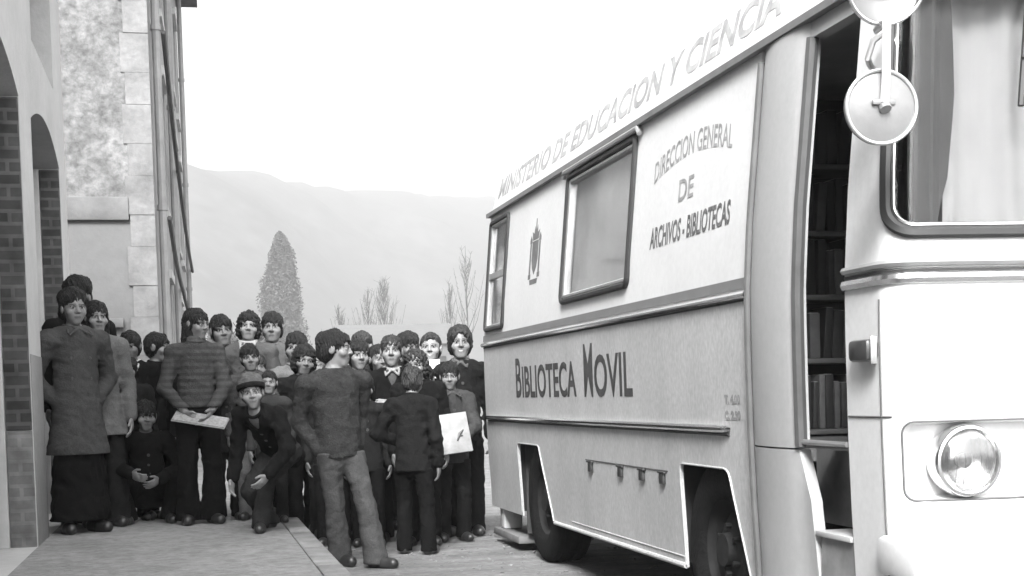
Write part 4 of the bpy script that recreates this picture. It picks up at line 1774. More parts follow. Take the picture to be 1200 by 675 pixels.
def person(label, loc, rz, H, top='sweater', tg=.05, tknit=False, leg=.02, bottom='trousers', hair='short', hm=None, head=(0, 0, 0),
           arms=('down', 'down'), lean=(0, 0), turn=0, pelvis=(0, 0, .52), feet=None, adult=False, skin=.30, smile=0.0, coarse=False, hem=None,
           collar=None, flare=.062, shoe=.02, extra=None, group='people gathered beside the bus', tmat=None, vneck=None, hvol=0.0, knees=None, fat=.89, cap=None, waist=None):
    seed = abs(hash(label)) % 1000 if False else sum(ord(ch) * (i + 1) for i, ch in enumerate(label)) % 1000
    ph = seed * .37
    s = H / 1.45
    root = empty('person', loc, math.radians(rz))
    tag(root, label, 'person', group)
    hh = H * (.134 if adult else .147)        # head height
    hs = hh / .22
    pel = np.array([pelvis[0] * H, pelvis[1] * H, pelvis[2] * H])
    Rp = rotm(0, lean[0] * .45, lean[1] * .45)
    Rt = rotm(turn, lean[0], lean[1])
    L = .305 * H
    neck = pel + Rt[:, 2] * L
    Rh = rotm(*head)
    hc = neck + Rt[:, 2] * (.022 * H) + Rh @ np.array([0, -.008 * H, .0]) + Rh[:, 2] * (hh * .5 + .000 * H) * .98
    sh, elb, wri, fdir = [], [], [], []
    for i, sg in enumerate((-1, 1)):
        a = neck + Rt @ np.array([sg * .112 * H * fat, .004 * H, -.040 * H])
        sp = arms[i]
        off, pole = ARMS[sp] if isinstance(sp, str) else sp[:2]
        Ra = np.eye(3) if len(sp) == 3 else Rt      # three entries: given upright, not leaning with the trunk
        c = a + Ra @ np.array([sg * off[0] * H, off[1] * H, off[2] * H])
        e, c = ik(a, c, .172 * H, .150 * H, Ra @ np.array([sg * pole[0], pole[1], pole[2]]))
        sh.append(a); elb.append(e); wri.append(c); fdir.append((c - e) / np.linalg.norm(c - e))
    hip, kne, ank = [], [], []
    feet = feet or ((-.055, .0, 0), (.055, -.01, 0))
    for i, sg in enumerate((-1, 1)):
        a = pel + Rp @ np.array([sg * .050 * H, 0, -.015 * H])
        f = feet[i]
        c = np.array([f[0] * H, f[1] * H + .012 * H, .042 * H + f[2] * H])
        pole = (knees[i] if knees else (sg * .15, -1, 0))
        k, c = ik(a, c, .239 * H, .229 * H, pole)
        hip.append(a); kne.append(k); ank.append(c)
    allp = np.array(sh + elb + wri + hip + kne + ank + [neck, hc + [0, 0, hh * .6], hc - [0, 0, hh * .5], pel])
    lo = allp.min(0) - .17 * s
    hi = allp.max(0) + .17 * s
    lo[2] = min(lo[2], -.01)
    lo[2] = max(lo[2], -.03)

    # ---- body
    F = Field(lo, hi, .0095 * s if coarse else .0078 * s, (hc, .128 * hs, .0052 * hs if coarse else .0042 * hs))
    F.trunk(pel + Rp[:, 2] * .0, Rt, L * .78, .098 * s, .112 * s * fat, .66)
    for i in range(2):
        F.cone(sh[i], elb[i], .043 * s, .034 * s, .03)
        F.cone(elb[i], wri[i], .034 * s, .0235 * s, .015)
        F.cone(hip[i], kne[i], .052 * s, .044 * s, .03)
        F.cone(kne[i], ank[i], .046 * s, .031 * s, .015)
        tq = math.radians(feet[i][3] if len(feet[i]) > 3 else (-12, 12)[i])
        F.cone(ank[i], ank[i] + np.array([math.sin(tq) * .07 * s, -math.cos(tq) * .07 * s, -.030 * s]), .028 * s, .017 * s, .01)
        F.cone(neck + Rt[:, 2] * -.02 * s, sh[i], .05 * s, .038 * s, .03)
        # hand: palm, four fingers of unequal length, thumb
        d = fdir[i]
        sg = -1 if i == 0 else 1
        nrm = np.cross(d, Rt[:, 0] * 1.0)
        inn = -Rt[:, 0] * sg                   # towards the body: palm side for a hanging arm
        inn = inn - d * (inn @ d)
        inn /= max(np.linalg.norm(inn), 1e-6)
        fw = np.cross(d, inn) * (1 if sg > 0 else -1)   # thumb side
        if fw @ (-Rt[:, 1]) < 0:
            fw = -fw
        hsn = s * 1.02
        w0 = wri[i]
        pc = w0 + d * .045 * hsn
        Rpalm = np.stack([fw, inn, d], 1)
        F.ell(pc, (.034 * hsn, .0155 * hsn, .045 * hsn), Rpalm, .012)
        for q, (ox, ln) in enumerate(((.0255, .058), (.0085, .066), (-.0085, .061), (-.0245, .047))):
            b0 = w0 + d * .078 * hsn + fw * ox * hsn
            m1 = b0 + (d * .92 + inn * .38 + fw * ox * 2) * ln * .52 * hsn
            m2 = m1 + (d * .66 + inn * .75) * ln * .48 * hsn
            F.cone(b0 - d * .02 * hsn, m1, .0088 * hsn, .0080 * hsn, .003)
            F.cone(m1, m2, .0080 * hsn, .0068 * hsn)
        t0 = w0 + d * .028 * hsn + fw * .026 * hsn
        t1 = t0 + (d * .6 + fw * .65 + inn * .3) * .034 * hsn
        t2 = t1 + (d * .9 + fw * .2 + inn * .35) * .028 * hsn
        F.cone(t0, t1, .0125 * hsn, .0098 * hsn, .006)
        F.cone(t1, t2, .0098 * hsn, .0078 * hsn)

    def hp(x, y, z):
        return hc + Rh @ (np.array([x, y, z]) * hs)
    F.cone(neck - Rt[:, 2] * .02, hp(0, .016, -.05), .046 * s, .042 * hs, .02)
    F.ell(hp(0, .012, .026), np.array([.0725, .090, .083]) * hs, Rh, .012)
    v1, v2, v3 = math.sin(ph * 2.3), math.sin(ph * 4.1 + 1), math.sin(ph * 6.7 + 2)
    F.ell(hp(0, -.024, -.036), np.array([.057 + .005 * v1, .060, .072 + .003 * v2]) * hs, Rh, .022 * hs)
    F.ell(hp(0, -.054 + .003 * v3, -.089), np.array([.030 + .006 * v2, .024, .021]) * hs, Rh, .022 * hs)
    for sg in (-1, 1):
        F.ell(hp(sg * .040, -.055, -.028), np.array([.026 + .003 * v3, .024, .024]) * hs, Rh, .018 * hs)
        F.ell(hp(sg * .031, -.098, .005), np.array([.0195, .022, .0145]) * hs, Rh, .012 * hs, 's')
        F.ell(hp(sg * .031, -.069, .004), np.array([.0140, .0140, .0118]) * hs, Rh)
        F.cone(hp(sg * .012, -.083, .024), hp(sg * .048, -.070, .024), .0075 * hs, .005 * hs, .010 * hs)
        F.cone(hp(sg * .018, -.083, .0155), hp(sg * .045, -.072, .0125), .0042 * hs, .0036 * hs, .004 * hs)
        F.ell(hp(sg * .076, .010, -.006), np.array([.010, .021, .031]) * hs, Rh, .006 * hs)
    F.cone(hp(0, -.079, .016), hp(0, -.096 - .003 * v2, -.018 + .003 * v1), (.0075 + .001 * v3) * hs, (.0105 + .0015 * v1) * hs, .009 * hs)
    F.ell(hp(0, -.096, -.022), np.array([.0115, .0115, .0100]) * hs, Rh, .006 * hs)
    for sg in (-1, 1):
        F.ell(hp(sg * .0125, -.087, -.025), np.array([.0085, .010, .0075]) * hs, Rh, .005 * hs)
    mw = .021 + .005 * smile
    up = .004 * smile
    F.ell(hp(0, -.056, -.056), np.array([.036, .0255, .028]) * hs, Rh, .016 * hs)
    for sg in (-1, 1):
        F.cone(hp(sg * mw, -.072, -.0535 + up), hp(0, -.0795, -.0525), .0030 * hs, .0058 * hs, .006 * hs)
        F.cone(hp(sg * mw * .8, -.0715, -.0605 + up * .6), hp(0, -.0775, -.0635), .0032 * hs, .0064 * hs, .006 * hs)
    V, Q = F.mesh()
    # pigments, plus painted shade at nostrils and mouth, in the head's own frame
    q = (V - hc) @ Rh / hs
    tone = np.full(len(V), skin)
    hd = np.abs(q[:, 2]) < .13

    def dist(p, r):
        return np.sqrt(((q - np.array(p)) / np.array(r)) ** 2).sum(1) if False else np.sqrt((((q - np.array(p)) / np.array(r)) ** 2).sum(1))

    def seg(a, b):
        a = np.array(a); b = np.array(b)
        ab = b - a
        t = np.clip(((q - a) @ ab) / (ab @ ab), 0, 1)
        return np.linalg.norm(q - a - t[:, None] * ab, axis=1)
    front = q[:, 1] < -.03
    for sg in (-1, 1):
        tone = np.where(hd & (dist((sg * .038, -.06, -.028), (.03, .04, .024)) < 1), tone * .93, tone)
        e = dist((sg * .031, -.069, .004), (.0152, .0165, .0115)) < 1
        tone = np.where(e & hd, .30, tone)
        tone = np.where(e & hd & (np.hypot(q[:, 0] - sg * .030, q[:, 2] - .0045) < .0072), .012, tone)
        lid = (seg((sg * .016, -.083, .0125), (sg * .032, -.087, .0165)) < .0042) | (seg((sg * .032, -.087, .0165), (sg * .048, -.074, .010)) < .0042)
        tone = np.where(lid & hd, .03, tone)
        brow = seg((sg * .013, -.090, .0295), (sg * .050, -.075, .0225)) < .0058 + .0022 * math.sin(ph * 3)
        tone = np.where(brow & hd, .05, tone)
        tone = np.where(hd & (dist((sg * .0085, -.094, -.034), (.0045, .012, .0035)) < 1), skin * .45, tone)  # nostril shade painted into the skin tone
    lips = (seg((-mw, -.074, -.0545 + up), (0, -.084, -.053)) < .0072) | (seg((mw, -.074, -.0545 + up), (0, -.084, -.053)) < .0072) | (seg((-mw * .7, -.08, -.062 + up * .5), (mw * .7, -.08, -.062 + up * .5)) < .0075)
    tone = np.where(lips & hd & front, skin * .68, tone)
    if smile > .6:
        teeth = (np.abs(q[:, 0]) < mw * .6) & (np.abs(q[:, 2] - (-.0565 + up * (q[:, 0] / mw) ** 2)) < .0028) & (q[:, 1] < -.065)
        tone = np.where(teeth & hd, .42, tone)
    else:
        line = (np.abs(q[:, 0]) < mw * .95) & (np.abs(q[:, 2] - (-.0575 + up * (q[:, 0] / mw) ** 2)) < .0019) & (q[:, 1] < -.06)
        tone = np.where(line & hd, .05, tone)  # shade between the lips painted as a dark line
    link('body', np_mesh('body', V, Q, skin_mat(), tone), None, root)

    # ---- hair
    if hair:
        G = Field((-.20, -.20, -.34), (.20, .22, .20), .0062 if coarse else .0050)
        vv = hvol
        X, Y, Z = G.ax[0][:, None, None], G.ax[1][None, :, None], G.ax[2][None, None, :]
        th = np.arctan2(X, Y + .0)
        fz = .018 * math.sin(ph * 5)
        fx = .016 * math.sin(ph * 9)
        if hair == 'short':
            G.ell((0, .018, .034), (.0775 + vv, .1015 + vv, .087 + vv))
            G.ell((0, .045, -.015), (.070 + vv, .064 + vv, .075), None, .02)
            G.ell((fx, -.105, -.052 + fz), (.076, .090, .112), None, .004, 's')
            zc, fr = -.075, .0
        elif hair == 'bowl':
            G.ell((0, .014, .034), (.080 + vv, .103 + vv, .088 + vv))
            G.ell((0, .030, -.020), (.0795 + vv, .074 + vv, .078), None, .02)
            G.ell((fx, -.115, -.076 + fz * .7), (.069, .100, .108), None, .004, 's')
            zc = -.070
        elif hair == 'parted':
            G.ell((0, .016, .036), (.0795 + vv, .102 + vv, .090 + vv))
            G.ell((0, .030, -.020), (.079 + vv, .074 + vv, .080), None, .02)
            G.ell((.016 + fx, -.112, -.050 + fz), (.066, .094, .108), None, .004, 's')
            zc = -.075
        elif hair == 'long':
            G.ell((0, .016, .034), (.082 + vv, .100 + vv, .088 + vv))
            G.cone((-.045, .030, -.03), (-.062, .028, -.17), .050 + vv, .036, .02)
            G.cone((.045, .030, -.03), (.062, .028, -.17), .050 + vv, .036, .02)
            G.cone((0, .055, -.02), (0, .075, -.17), .07, .045, .02)
            G.ell((0, -.115, -.070), (.064, .100, .118), None, .004, 's')
            G.cone((0, -.08, -.10), (0, -.06, -.3), .055, .075, 0, 's')
            zc = -.23
        elif hair == 'curly':
            G.ell((0, .016, .030), (.090 + vv, .102 + vv, .094 + vv))
            G.ell((-.062, .02, -.04), (.036, .06, .06), None, .02)
            G.ell((.062, .02, -.04), (.036, .06, .06), None, .02)
            G.ell((0, .05, -.05), (.08, .07, .09), None, .02)
            G.ell((0, -.120, -.055), (.064, .100, .112), None, .004, 's')
            zc = -.13
            G.wrinkle(.0065, 95, ph)
        elif hair == 'bouffant':
            G.ell((0, .03, .055), (.092 + vv, .104 + vv, .092 + vv))
            G.ell((0, .045, -.02), (.084 + vv, .078, .085), None, .02)
            G.ell((0, -.112, -.056), (.070, .098, .112), None, .004, 's')
            zc = -.11
        # strands
        st = .0044 * np.sin(th * 34 + 3 * np.sin(Z * 38 + ph) + ph) * np.sin(Z * 40 + th * 6 + ph) + .0030 * np.sin(th * 71 + Z * 55 + ph * 2) + .0055 * np.sin(X * 52 + ph) * np.sin(Y * 60 + Z * 40)
        G.D = (G.D + st + np.where((Y < -.05) & (Z > -.02), .004 * np.sin(X * 190 + ph + 2 * np.sin(Z * 60)), 0)).astype(np.float32)
        jag = .013 * np.sin(th * 17 + ph) + .007 * np.sin(th * 39 + ph * 2)
        G.D = np.maximum(G.D, (zc + jag + np.clip(-Y * .55, -.03, .08) * (0 if hair in ('long',) else 1)) - Z).astype(np.float32)
        r = G.mesh()
        if r is not None:
            V, Q = r
            V = (V * hs) @ Rh.T + hc
            link('hair', np_mesh('hair', V, Q, hm or (M_hair, M_hair3, M_hair, M_hair2)[seed % 4]), None, root)
    if cap:
        G = Field((-.2, -.2, -.1), (.2, .2, .22), .0052)
        G.ell((0, .022, .050), (.094, .110, .086))
        G.ell((0, .03, .075), (.085, .098, .075), None, .02)
        G.half((0, 0, .030), (0, -.25, -1))
        G.wrinkle(.003, 60, ph)
        V, Q = G.mesh()
        link('cap', np_mesh('cap', (V * hs) @ Rh.T + hc, Q, fabric(cap[0], True)), None, root)
        G = Field((-.2, -.2, -.1), (.2, .2, .22), .0052)
        G.ell((0, .020, .045), (.101, .117, .085))
        G.half((0, 0, .026), (0, -.25, -1))
        G.half((0, 0, .064), (0, .25, 1))
        V, Q = G.mesh()
        link('cap_band', np_mesh('cap_band', (V * hs) @ Rh.T + hc, Q, fabric(cap[1], True)), None, root)

    # ---- upper garment
    th_ = {'sweater': .010, 'jacket': .017, 'coat': .016, 'shirt': .008}[top] * s
    hz_ = hem if hem is not None else {'sweater': -.045, 'jacket': -.085, 'coat': -.17, 'shirt': -.03}[top]
    vox = (.0105 if coarse else .0082) * s
    F = Field(lo, hi, vox)
    if top == 'coat':
        F.trunk(pel + Rt[:, 2] * (hz_ - .03) * H, Rt, (-hz_ + .03) * H, .178 * s + th_, .120 * s + th_, .84)
    F.trunk(pel - Rt[:, 2] * .12 * H, Rt, L * .80 + .12 * H, .125 * s + th_, .116 * s * fat + th_, .75, .03)
    for i in range(2):
        F.cone(neck - Rt[:, 2] * .022 * H, sh[i], .052 * s + th_, .044 * s + th_ * .7, .035)
        F.cone(sh[i], elb[i], .044 * s + th_ * .9, .037 * s + th_ * .9, .03)
        F.cone(elb[i], wri[i] - fdir[i] * .018 * s, .037 * s + th_ * .9, .029 * s + th_ * .8, .02)
    F.wrinkle((.0038 if tknit else .0034 if top == 'coat' else .0056) * s, 34, ph, 1.0)
    F.wrinkle(.0022 * s, 83, ph + 2, .8)
    for i in range(2):     # cuffs
        w1 = wri[i] - fdir[i] * .012 * s
        F.cone(w1 - fdir[i] * .03 * s, w1, .0335 * s + th_ * .7, .0335 * s + th_ * .7, .004)
    if top in ('sweater', 'jacket') and hz_ > -.12:
        pass
    F.half(pel + Rt[:, 2] * hz_ * H, -Rt[:, 2])
    if top == 'sweater':
        wb = pel + Rt[:, 2] * (hz_ + .012) * H
    nt0 = neck + Rt[:, 2] * .018 * H
    F.half(nt0, Rt[:, 2])
    F.cone(neck - Rt[:, 2] * .03, neck + Rt[:, 2] * .12 - Rt[:, 1] * .02, .049 * s, .062 * s, 0, 's')
    if vneck:
        for k in range(7):
            f = k / 6
            F.cone(neck + Rt @ np.array([0, -.09, -.0 - .14 * f]) * s, neck + Rt @ np.array([0, -.20, -.0 - .14 * f]) * s, .045 * s * (1 - f) + .004, .045 * s * (1 - f) + .004, 0, 's')
    V, Q = F.mesh()
    name = {'sweater': 'sweater', 'jacket': 'jacket', 'coat': 'coat', 'shirt': 'shirt'}[top]
    garment = link(name, np_mesh(name, V, Q, tmat or fabric(tg, tknit)), None, root)
    if vneck:
        F = Field(neck - .25 * s, neck + .12 * s, vox)
        F.trunk(pel, Rt, L * .84, .108 * s + th_ * .2, .116 * s * fat + th_ * .2, .70)
        for i in range(2):
            F.cone(neck - Rt[:, 2] * .022 * H, sh[i], .050 * s, .040 * s, .035)
        F.half(nt0, Rt[:, 2])
        F.cone(neck - Rt[:, 2] * .03, neck + Rt[:, 2] * .12 - Rt[:, 1] * .02, .049 * s, .062 * s, 0, 's')
        V, Q = F.mesh()
        link('undershirt', np_mesh('undershirt', V, Q, fabric(vneck)), None, root)
    # collar ring, or a flat shirt collar
    F = Field(neck - .12 * s, neck + .12 * s, .0062 * s)
    cm_ = fabric(collar[1]) if collar else fabric(tg, tknit)
    kind = collar[0] if collar else 'crew'
    N = 22
    pts = []
    for k in range(N + 1):
        a = 2 * PI * k / N
        rx, ry = .058 * s, .056 * s
        z = .014 * H + .010 * s * math.cos(a) * -1 * -1
        pts.append(neck + Rt @ np.array([rx * math.sin(a), ry * math.cos(a) - .006 * s, z]))
    for a, b in zip(pts[:-1], pts[1:]):
        if kind == 'roll':
            F.cone(a, b, .016 * s, .016 * s, .004)
            F.cone(a + Rt[:, 2] * .022 * s, b + Rt[:, 2] * .022 * s, .013 * s, .013 * s, .006)
        else:
            F.cone(a, b, .0115 * s, .0115 * s, .004)
    if kind in ('shirt', 'lapel'):
        wd = .045 if kind == 'shirt' else .07
        for sg in (-1, 1):
            F.cone(pts[N // 2] + Rt @ np.array([sg * .012, -.012, -.01]) * s, pts[N // 2] + Rt @ np.array([sg * wd, -.030 if kind == 'shirt' else -.05, -.045]) * s, .010 * s, .006 * s, .012)
            F.cone(pts[N // 2 - sg * 4], pts[N // 2] + Rt @ np.array([sg * wd, -.028, -.035]) * s, .011 * s, .007 * s, .01)
    V, Q = F.mesh()
    link('collar', np_mesh('collar', V, Q, cm_), None, root)
    if top in ('jacket', 'coat'):
        rows = 5 if top == 'jacket' else 4
        for k in range(rows):
            for sg in ((1,) if top == 'jacket' else (-1, 1)):
                t = (k + .6) / rows
                zz = L * .78 * (1 - t) + (hz_ * .45 if top == 'coat' else -.02) * H * t
                rr = (.117 * s * fat + th_) * .70
                xo = (.012 if top == 'jacket' else .055 * sg) * s
                p = pel + Rt @ np.array([xo, -(rr * math.sqrt(max(0, 1 - (xo / (.125 * s)) ** 2)) + .006 * s), zz])
                mb = MB()
                mb.lathe([(0, .004), (.009, .004), (.012, .001), (.011, -.003), (0, -.003)], 12, Matrix.Translation(p) @ Vector(-Rt[:, 1]).to_track_quat('Z', 'Y').to_matrix().to_4x4())
                mb.build('button', M_btn, garment, off=Vector((0, 0, 0)))

    # ---- lower garment
    F = Field(lo, hi, vox)
    if bottom == 'skirt':
        F.trunk(np.array([pel[0], pel[1], .055 * H]), np.eye(3), pel[2] - .055 * H, .178 * s, .120 * s, .86)
        F.wrinkle(.010 * s, 44, ph, .08)
        F.half((0, 0, .05 * H), (0, 0, -1))
        F.half(pel + Rp[:, 2] * (hz_ + .05) * H, Rp[:, 2])
    else:
        F.trunk(pel - Rp[:, 2] * .03 * H, Rp, .05 * H, .118 * s, .112 * s, .72)
        for i in range(2):
            F.cone(hip[i], kne[i], .080 * s, .058 * s, .02)
            F.cone(kne[i], ank[i] + (ank[i] - kne[i]) * .06, .058 * s, flare * s, .015)
        F.wrinkle(.0036 * s, 42, ph + 1, .45)
        F.wrinkle(.0025 * s, 78, ph + 4, .7)
        F.half(pel + Rp[:, 2] * (waist if waist else hz_ + (.02 if top != 'coat' else .06)) * H, Rp[:, 2])
        F.half((0, 0, .018 * H), (0, 0, -1))
    V, Q = F.mesh()
    link(bottom, np_mesh(bottom, V, Q, fabric(leg)), None, root)
    for i, sg in enumerate((-1, 1)):
        a = ank[i].copy()
        t = (feet[i][3] if len(feet[i]) > 3 else sg * 12)
        d = np.array([math.sin(math.radians(t)), -math.cos(math.radians(t)), 0])
        F = Field(a - .24 * s, a + .2 * s, .0072 * s)
        zf = a[2] - .042 * H + .030 * s
        hl = np.array([a[0], a[1], zf]) - d * .022 * s
        F.cone(hl, hl + d * .085 * s, .037 * s, .040 * s)
        F.cone(hl + d * .085 * s, hl + d * .150 * s, .041 * s, .034 * s, .01)
        F.cone(hl + np.array([0, 0, .01]), a + np.array([0, 0, .02]) * s, .036 * s, .036 * s, .012)
        F.half((0, 0, a[2] - .042 * H + .001), (0, 0, -1))
        F.half((0, 0, a[2] + .025 * s), (0, 0, 1))
        V, Q = F.mesh()
        link('shoe', np_mesh('shoe', V, Q, M_shoe if shoe == .02 else fabric(shoe)), None, root)
    Rw = np.array(Matrix.Rotation(math.radians(rz), 3, 'Z'))
    return dict(root=root, wri=[Rw @ w + np.array(loc) for w in wri], dirs=[Rw @ d for d in fdir], H=H, hc=Rw @ hc + np.array(loc))


def face_cam(x, y):
    return -math.degrees(math.atan2(x, y))
#@@LIST
P_ = {}


def at(x, y, z, **k):
    return (x, y, z)


PV = 0.151     # pavement top
fc = face_cam
# front row, from the white building towards the bus
P_['coat'] = person('woman with dark swept-back hair in a long grey double-breasted coat standing against the white building', (-.735, 9.93, PV), fc(-.73, 9.9) + 22, 1.64, 'coat', .045, leg=.006, bottom='skirt', hair='bouffant',
                    arms=('coat_pocket', 'coat_pocket'), adult=True, hem=-.20, collar=('lapel', .055), head=(-4, 3, 0), skin=.16, fat=.98)
P_['squat'] = person('child in dark clothes squatting beside the woman in the grey coat', (-.31, 10.45, PV), fc(-.3, 10.5), 1.38, 'jacket', .006, leg=.007, hair='bowl', pelvis=(0, .10, .17), lean=(16, 0),
                     feet=((-.10, -.02, 0), (.10, -.03, 0)), arms=(((-.02, -.24, -.10), (1, 0, -.4)), ((-.04, -.22, -.14), (1, 0, -.4))), head=(8, 8, 0), knees=((-.5, -1, .6), (.5, -1, .6)), waist=.2, skin=.14)
P_['tall'] = person('tall girl with long dark hair and patterned knit sweater holding a folded newspaper', (.05, 10.2, PV), fc(.05, 10.2) + 10, 1.53, 'sweater', .030, True, leg=.006, hair='long', tmat=striped(.048, .034),
                    arms=(((-.03, -.10, -.27), (1, .5, 0)), ((-.055, -.13, -.265), (1, .5, 0))), head=(36, 8, 0), adult=True, flare=.085, hem=.012, waist=.09, skin=.15, collar=('roll', .06))
P_['cap'] = person('boy in a knitted cap and buttoned dark jacket crouching forward from behind the striding boy', (.44, 9.42, PV), -36, 1.36, 'jacket', .007, leg=.022, hair='short', pelvis=(.04, .12, .39), lean=(52, 4), feet=((-.06, .14, 0), (.03, -.08, 0, 30)),
                   arms=(((.02, -.06, -.30), (.6, 1, 0), 'w'), ((.0, -.10, -.27), (1, .5, 0), 'w')), head=(34, 2, -6), vneck=.13, waist=.10, cap=(.075, .010), skin=.19, smile=.5)
P_['boy'] = person('boy in dark sweater and lighter trousers striding in front of the crowd, head turned aside', (.945, 8.36, 0.004), 16, 1.41, 'sweater', .030, True, leg=.055, hair='short', hvol=.007,
                   lean=(1, -3), turn=4, pelvis=(-.075, .0, .512), feet=((-.045, .09, 0, 10), (.045, -.08, 0, 30)), arms=('pocket', 'pocket'), head=(58, 2, 4), skin=.17, hem=-.045, flare=.076, collar=('crew', .035), fat=1.18)
P_['back'] = person('small child seen from behind with bowed head and hand on hip', (1.365, 8.92, 0.004), fc(1.4, 8.9) + 168, 1.20, 'jacket', .009, leg=.006, hair='bowl', head=(0, 20, 0), lean=(4, 0),
                    arms=('down', 'akimbo'), feet=((-.08, .02, 0), (.06, -.02, 0)), skin=.14)
P_['book'] = person('girl with fringe in grey jacket holding a pale picture book beside the bus', (1.745, 9.62, 0.004), fc(1.8, 9.6) + 12, 1.235, 'jacket', .036, leg=.007, hair='bowl',
                    arms=(((-.02, -.15, -.19), (.9, .3, -.4)), ((-.085, -.16, -.21), (1, .3, -.3))), head=(-12, 8, 0), skin=.15, collar=('lapel', .05))
# standing behind them
P_['bighair'] = person('tall woman with high dark hair half hidden behind the woman in the grey coat', (-.74, 10.52, PV), fc(-.7, 10.5) + 8, 1.77, 'coat', .009, leg=.007, hair='bouffant', flare=.1, adult=True, coarse=True, skin=.15, head=(-20, 6, 0))
P_['longhair'] = person('young woman with long dark hair and pale open coat behind the grey coat', (-.615, 10.35, PV), fc(-.56, 10.3) + 4, 1.60, 'coat', .102, leg=.012, flare=.09, hair='long', adult=True, coarse=True, head=(10, 4, 0), skin=.19, vneck=.42, hem=-.12, fat=.84)
P_['dim'] = person('child with untidy dark hair in shadow left of the girl in profile', (-.40, 10.8, PV), fc(-.42, 11), 1.39, 'jacket', .007, leg=.008, hair='bowl', coarse=True, head=(-14, 10, 0), collar=('shirt', .45), skin=.12)
P_['profile'] = person('dark coated girl in profile behind the squatting child', (-.235, 10.9, PV), fc(-.23, 10.9) + 40, 1.38, 'coat', .006, leg=.007, hair='bowl', coarse=True, head=(30, 6, 0), skin=.16)
P_['p8'] = person('dark haired boy looking over the shoulder of the tall girl', (.255, 10.9, PV), fc(.25, 10.9), 1.505, 'sweater', .036, leg=.012, hair='bowl', coarse=True, head=(12, 5, -4), skin=.16)
P_['curly'] = person('woman with thick curly dark hair above the children left of centre', (.445, 10.85, PV), fc(.44, 10.8) - 6, 1.545, 'coat', .075, leg=.012, flare=.09, hair='curly', adult=True, coarse=True, head=(6, 3, 4), skin=.21, collar=('shirt', .3))
P_['p10'] = person('boy with short fringe and pale jacket at the back right of the curly haired woman', (.65, 11.2, PV), fc(.65, 11.2), 1.54, 'jacket', .096, leg=.012, hair='bowl', coarse=True, head=(-6, 3, 0), skin=.16)
P_['p11'] = person('child in pale top between the pale jacketed boy and the striding boy', (.79, 10.78, .004), fc(.79, 10.8), 1.51, 'sweater', .132, leg=.012, hair='bowl', coarse=True, head=(-8, 6, 4), skin=.15)
P_['p12'] = person('boy with jagged fringe and grey sweater in front of the curly haired woman', (.44, 10.38, PV), fc(.44, 10.4), 1.265, 'sweater', .051, True, leg=.110, hair='bowl', coarse=True, head=(4, 6, -5), arms=('down', 'front'), skin=.15)
P_['p13'] = person('small child peering out just above the boy in the knitted cap', (.545, 10.02, PV), fc(.54, 10), 1.06, 'sweater', .030, leg=.018, hair='short', coarse=True, head=(-6, 2, 0), skin=.16)
P_['p15'] = person('curly headed child half hidden by the shoulder of the striding boy', (.80, 10.35, .004), fc(.8, 10.4), 1.40, 'jacket', .010, leg=.012, hair='curly', coarse=True, head=(10, 10, 8), skin=.13)
P_['p17'] = person('child with heavy fringe looking past the striding boy', (1.165, 10.0, .004), fc(1.16, 10), 1.415, 'jacket', .014, leg=.012, hair='bowl', coarse=True, head=(14, 4, 0), skin=.16, smile=.3)
P_['p18'] = person('brown haired boy at the very back behind the child with heavy fringe', (1.30, 10.85, .004), fc(1.3, 10.8), 1.51, 'jacket', .024, leg=.012, hair='short', hm=M_hair2, coarse=True, head=(-22, 4, 0), skin=.13)
P_['p19'] = person('child mostly hidden behind the clapping boy', (1.40, 10.7, .004), fc(1.4, 10.7), 1.40, 'sweater', .014, leg=.012, hair='short', coarse=True, head=(20, 4, 0), skin=.13)
P_['clap'] = person('boy in dark jacket with white shirt collar clasping his hands', (1.375, 9.8, .004), fc(1.38, 9.8), 1.43, 'jacket', .006, leg=.006, hair='short', head=(-2, 0, 0), arms=(((-.085, -.15, -.13), (.9, .2, -.7)), ((-.10, -.15, -.125), (.9, .2, -.7))), collar=('shirt', .2), skin=.17, vneck=.06)
P_['p21'] = person('dark haired child far back between the clasping boy and the smiling boy', (1.655, 10.95, .004), fc(1.65, 10.9), 1.51, 'jacket', .009, leg=.012, hair='bowl', coarse=True, head=(30, 10, 0), skin=.10)
P_['smile'] = person('fair faced smiling boy holding up a white card', (1.735, 10.3, .004), fc(1.74, 10.3), 1.465, 'jacket', .009, leg=.007, hair='short', head=(-6, -3, 0), smile=1.0, skin=.22, arms=('down', ((-.04, -.16, -.05), (.8, .1, -1))))
P_['tallboy'] = person('dark haired smiling boy tallest beside the rear of the bus', (1.895, 10.0, .004), fc(1.89, 10), 1.49, 'jacket', .010, leg=.007, hair='parted', hvol=.008, head=(4, 0, 0), smile=.8, skin=.17, arms=('down', 'down'), collar=('shirt', .07))
P_['wavy'] = person('wavy haired child standing behind the small child with bowed head', (1.50, 9.45, .004), fc(1.5, 9.4), 1.32, 'jacket', .007, leg=.006, hair='curly', head=(-12, 8, -6), skin=.16, hvol=-.004)

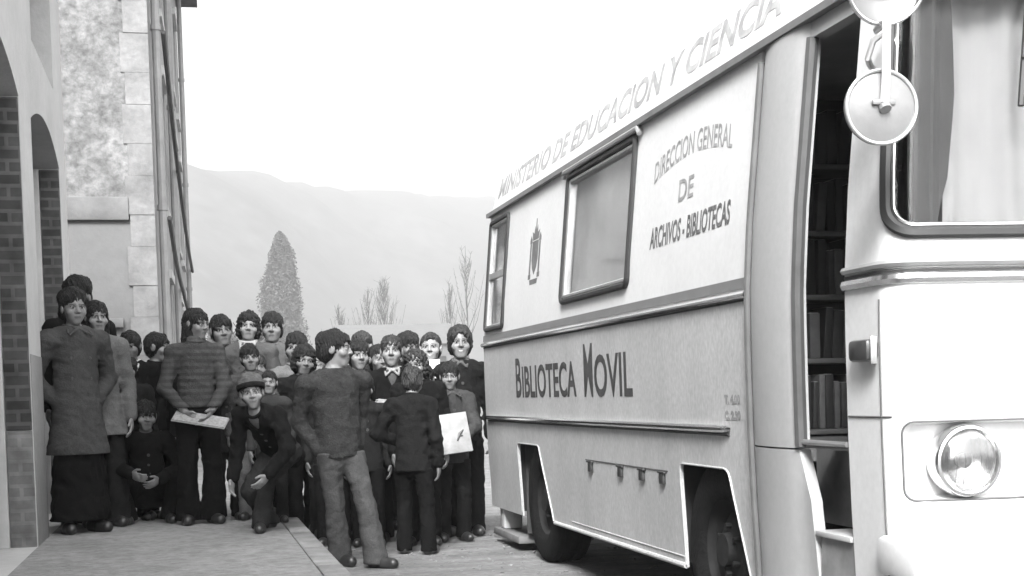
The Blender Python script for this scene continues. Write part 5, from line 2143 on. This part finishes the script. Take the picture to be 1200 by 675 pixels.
# children deep in the crowd, mostly covered by those in front
for key, lab, x, y, h, g in (('h1', 'child deep in shadow between the pale coated woman and the girl in profile', -.42, 10.75, 1.20, .014),
                             ('h2', 'child almost hidden behind the tall girl with the newspaper', .06, 10.75, 1.28, .012),
                             ('h3', 'child almost hidden between the tall girl and the boy in the knitted cap', .25, 10.45, 1.12, .02),
                             ('h4', 'child almost hidden behind the striding boy', .93, 9.7, 1.22, .014),
                             ('h5', 'child almost hidden just right of the striding boy', 1.15, 9.55, 1.16, .012),
                             ('h6', 'child almost hidden behind the girl with the picture book', 1.62, 9.9, 1.22, .012),
                             ('h7', 'child almost hidden behind the boy in the knitted cap', .50, 10.75, 1.20, .02)):
    P_[key] = person(lab, (x, y, PV if x < .58 else .004), fc(x, y), h, 'jacket', g, leg=.007, hair='bowl', coarse=True, head=(random.uniform(-15, 15), 6, 0), skin=.14)


# ------------------------------------------------------------------ things they hold
def held(name, label, cat, m, boxes, loc, eul):
    t = empty(name, loc)
    t.rotation_euler = eul
    tag(t, label, cat)
    for nm, lo, hi, mm in boxes:
        mb = MB()
        mb.box(lo, hi, .0015)
        mb.build(nm, mm, t, off=Vector((0, 0, 0)))
    return t


M_paper = mat('paper', .26, .9, 8, .08)
a, b = P_['tall']['wri']
da, db = P_['tall']['dirs']
pa, pb = a + da * .085, b + db * .085
mid = (pa + pb) / 2
ang = math.atan2(pb[1] - pa[1], pb[0] - pa[0])
held('newspaper', 'folded pale newspaper held across the body by the tall girl in the patterned sweater', 'newspaper', None,
     [('front_sheet', (-.19, -.055, -.006), (.19, .055, -.0005), M_paper), ('back_sheet', (-.185, -.05, .0), (.188, .057, .006), mat('newsprint', .2, .9, 60, .35))],
     mid + np.array([0, -.02, .0]), (math.radians(38), math.radians(10), ang))
a, b = P_['book']['wri']
da, db = P_['book']['dirs']
mid = (a + da * .07 + b + db * .07) / 2
bk_ = held('picture_book', 'pale hardback picture book with a dark motif held by the girl in the grey jacket', 'book', None,
           [('cover', (-.125, -.012, -.14), (.125, -.008, .13), mat('book_cover', .22, .6, 7, .25, scale2=20, amt2=.15)), ('pages', (-.118, -.008, -.134), (.122, .010, .124), M_paper),
            ('back_cover', (-.125, .010, -.14), (.125, .014, .13), mat('book_cover', .42, .6))], mid + np.array([-.015, -.045, .05]), (math.radians(-14), math.radians(-6), math.radians(4)))
mb = MB()
mb.tube([(.03, -.0125, -.06), (.055, -.0125, -.015), (.085, -.0125, .01)], [.006, .012, .004], 6)
mb.tube([(.04, -.0125, -.03), (.075, -.0125, -.03)], .005, 5)
mb.build('motif', M_let, bk_, off=Vector((0, 0, 0)))
b = P_['smile']['wri'][1]
db = P_['smile']['dirs'][1]
c_ = b + db * .10
held('white_card', 'small white card held up in front of the smiling boy', 'card', None, [('card', (-.038, -.002, -.03), (.038, .002, .105), mat('white_card', .6, .8, 8, .04))], c_ + np.array([-.0, -.03, .02]), (math.radians(-8), 0, 0))
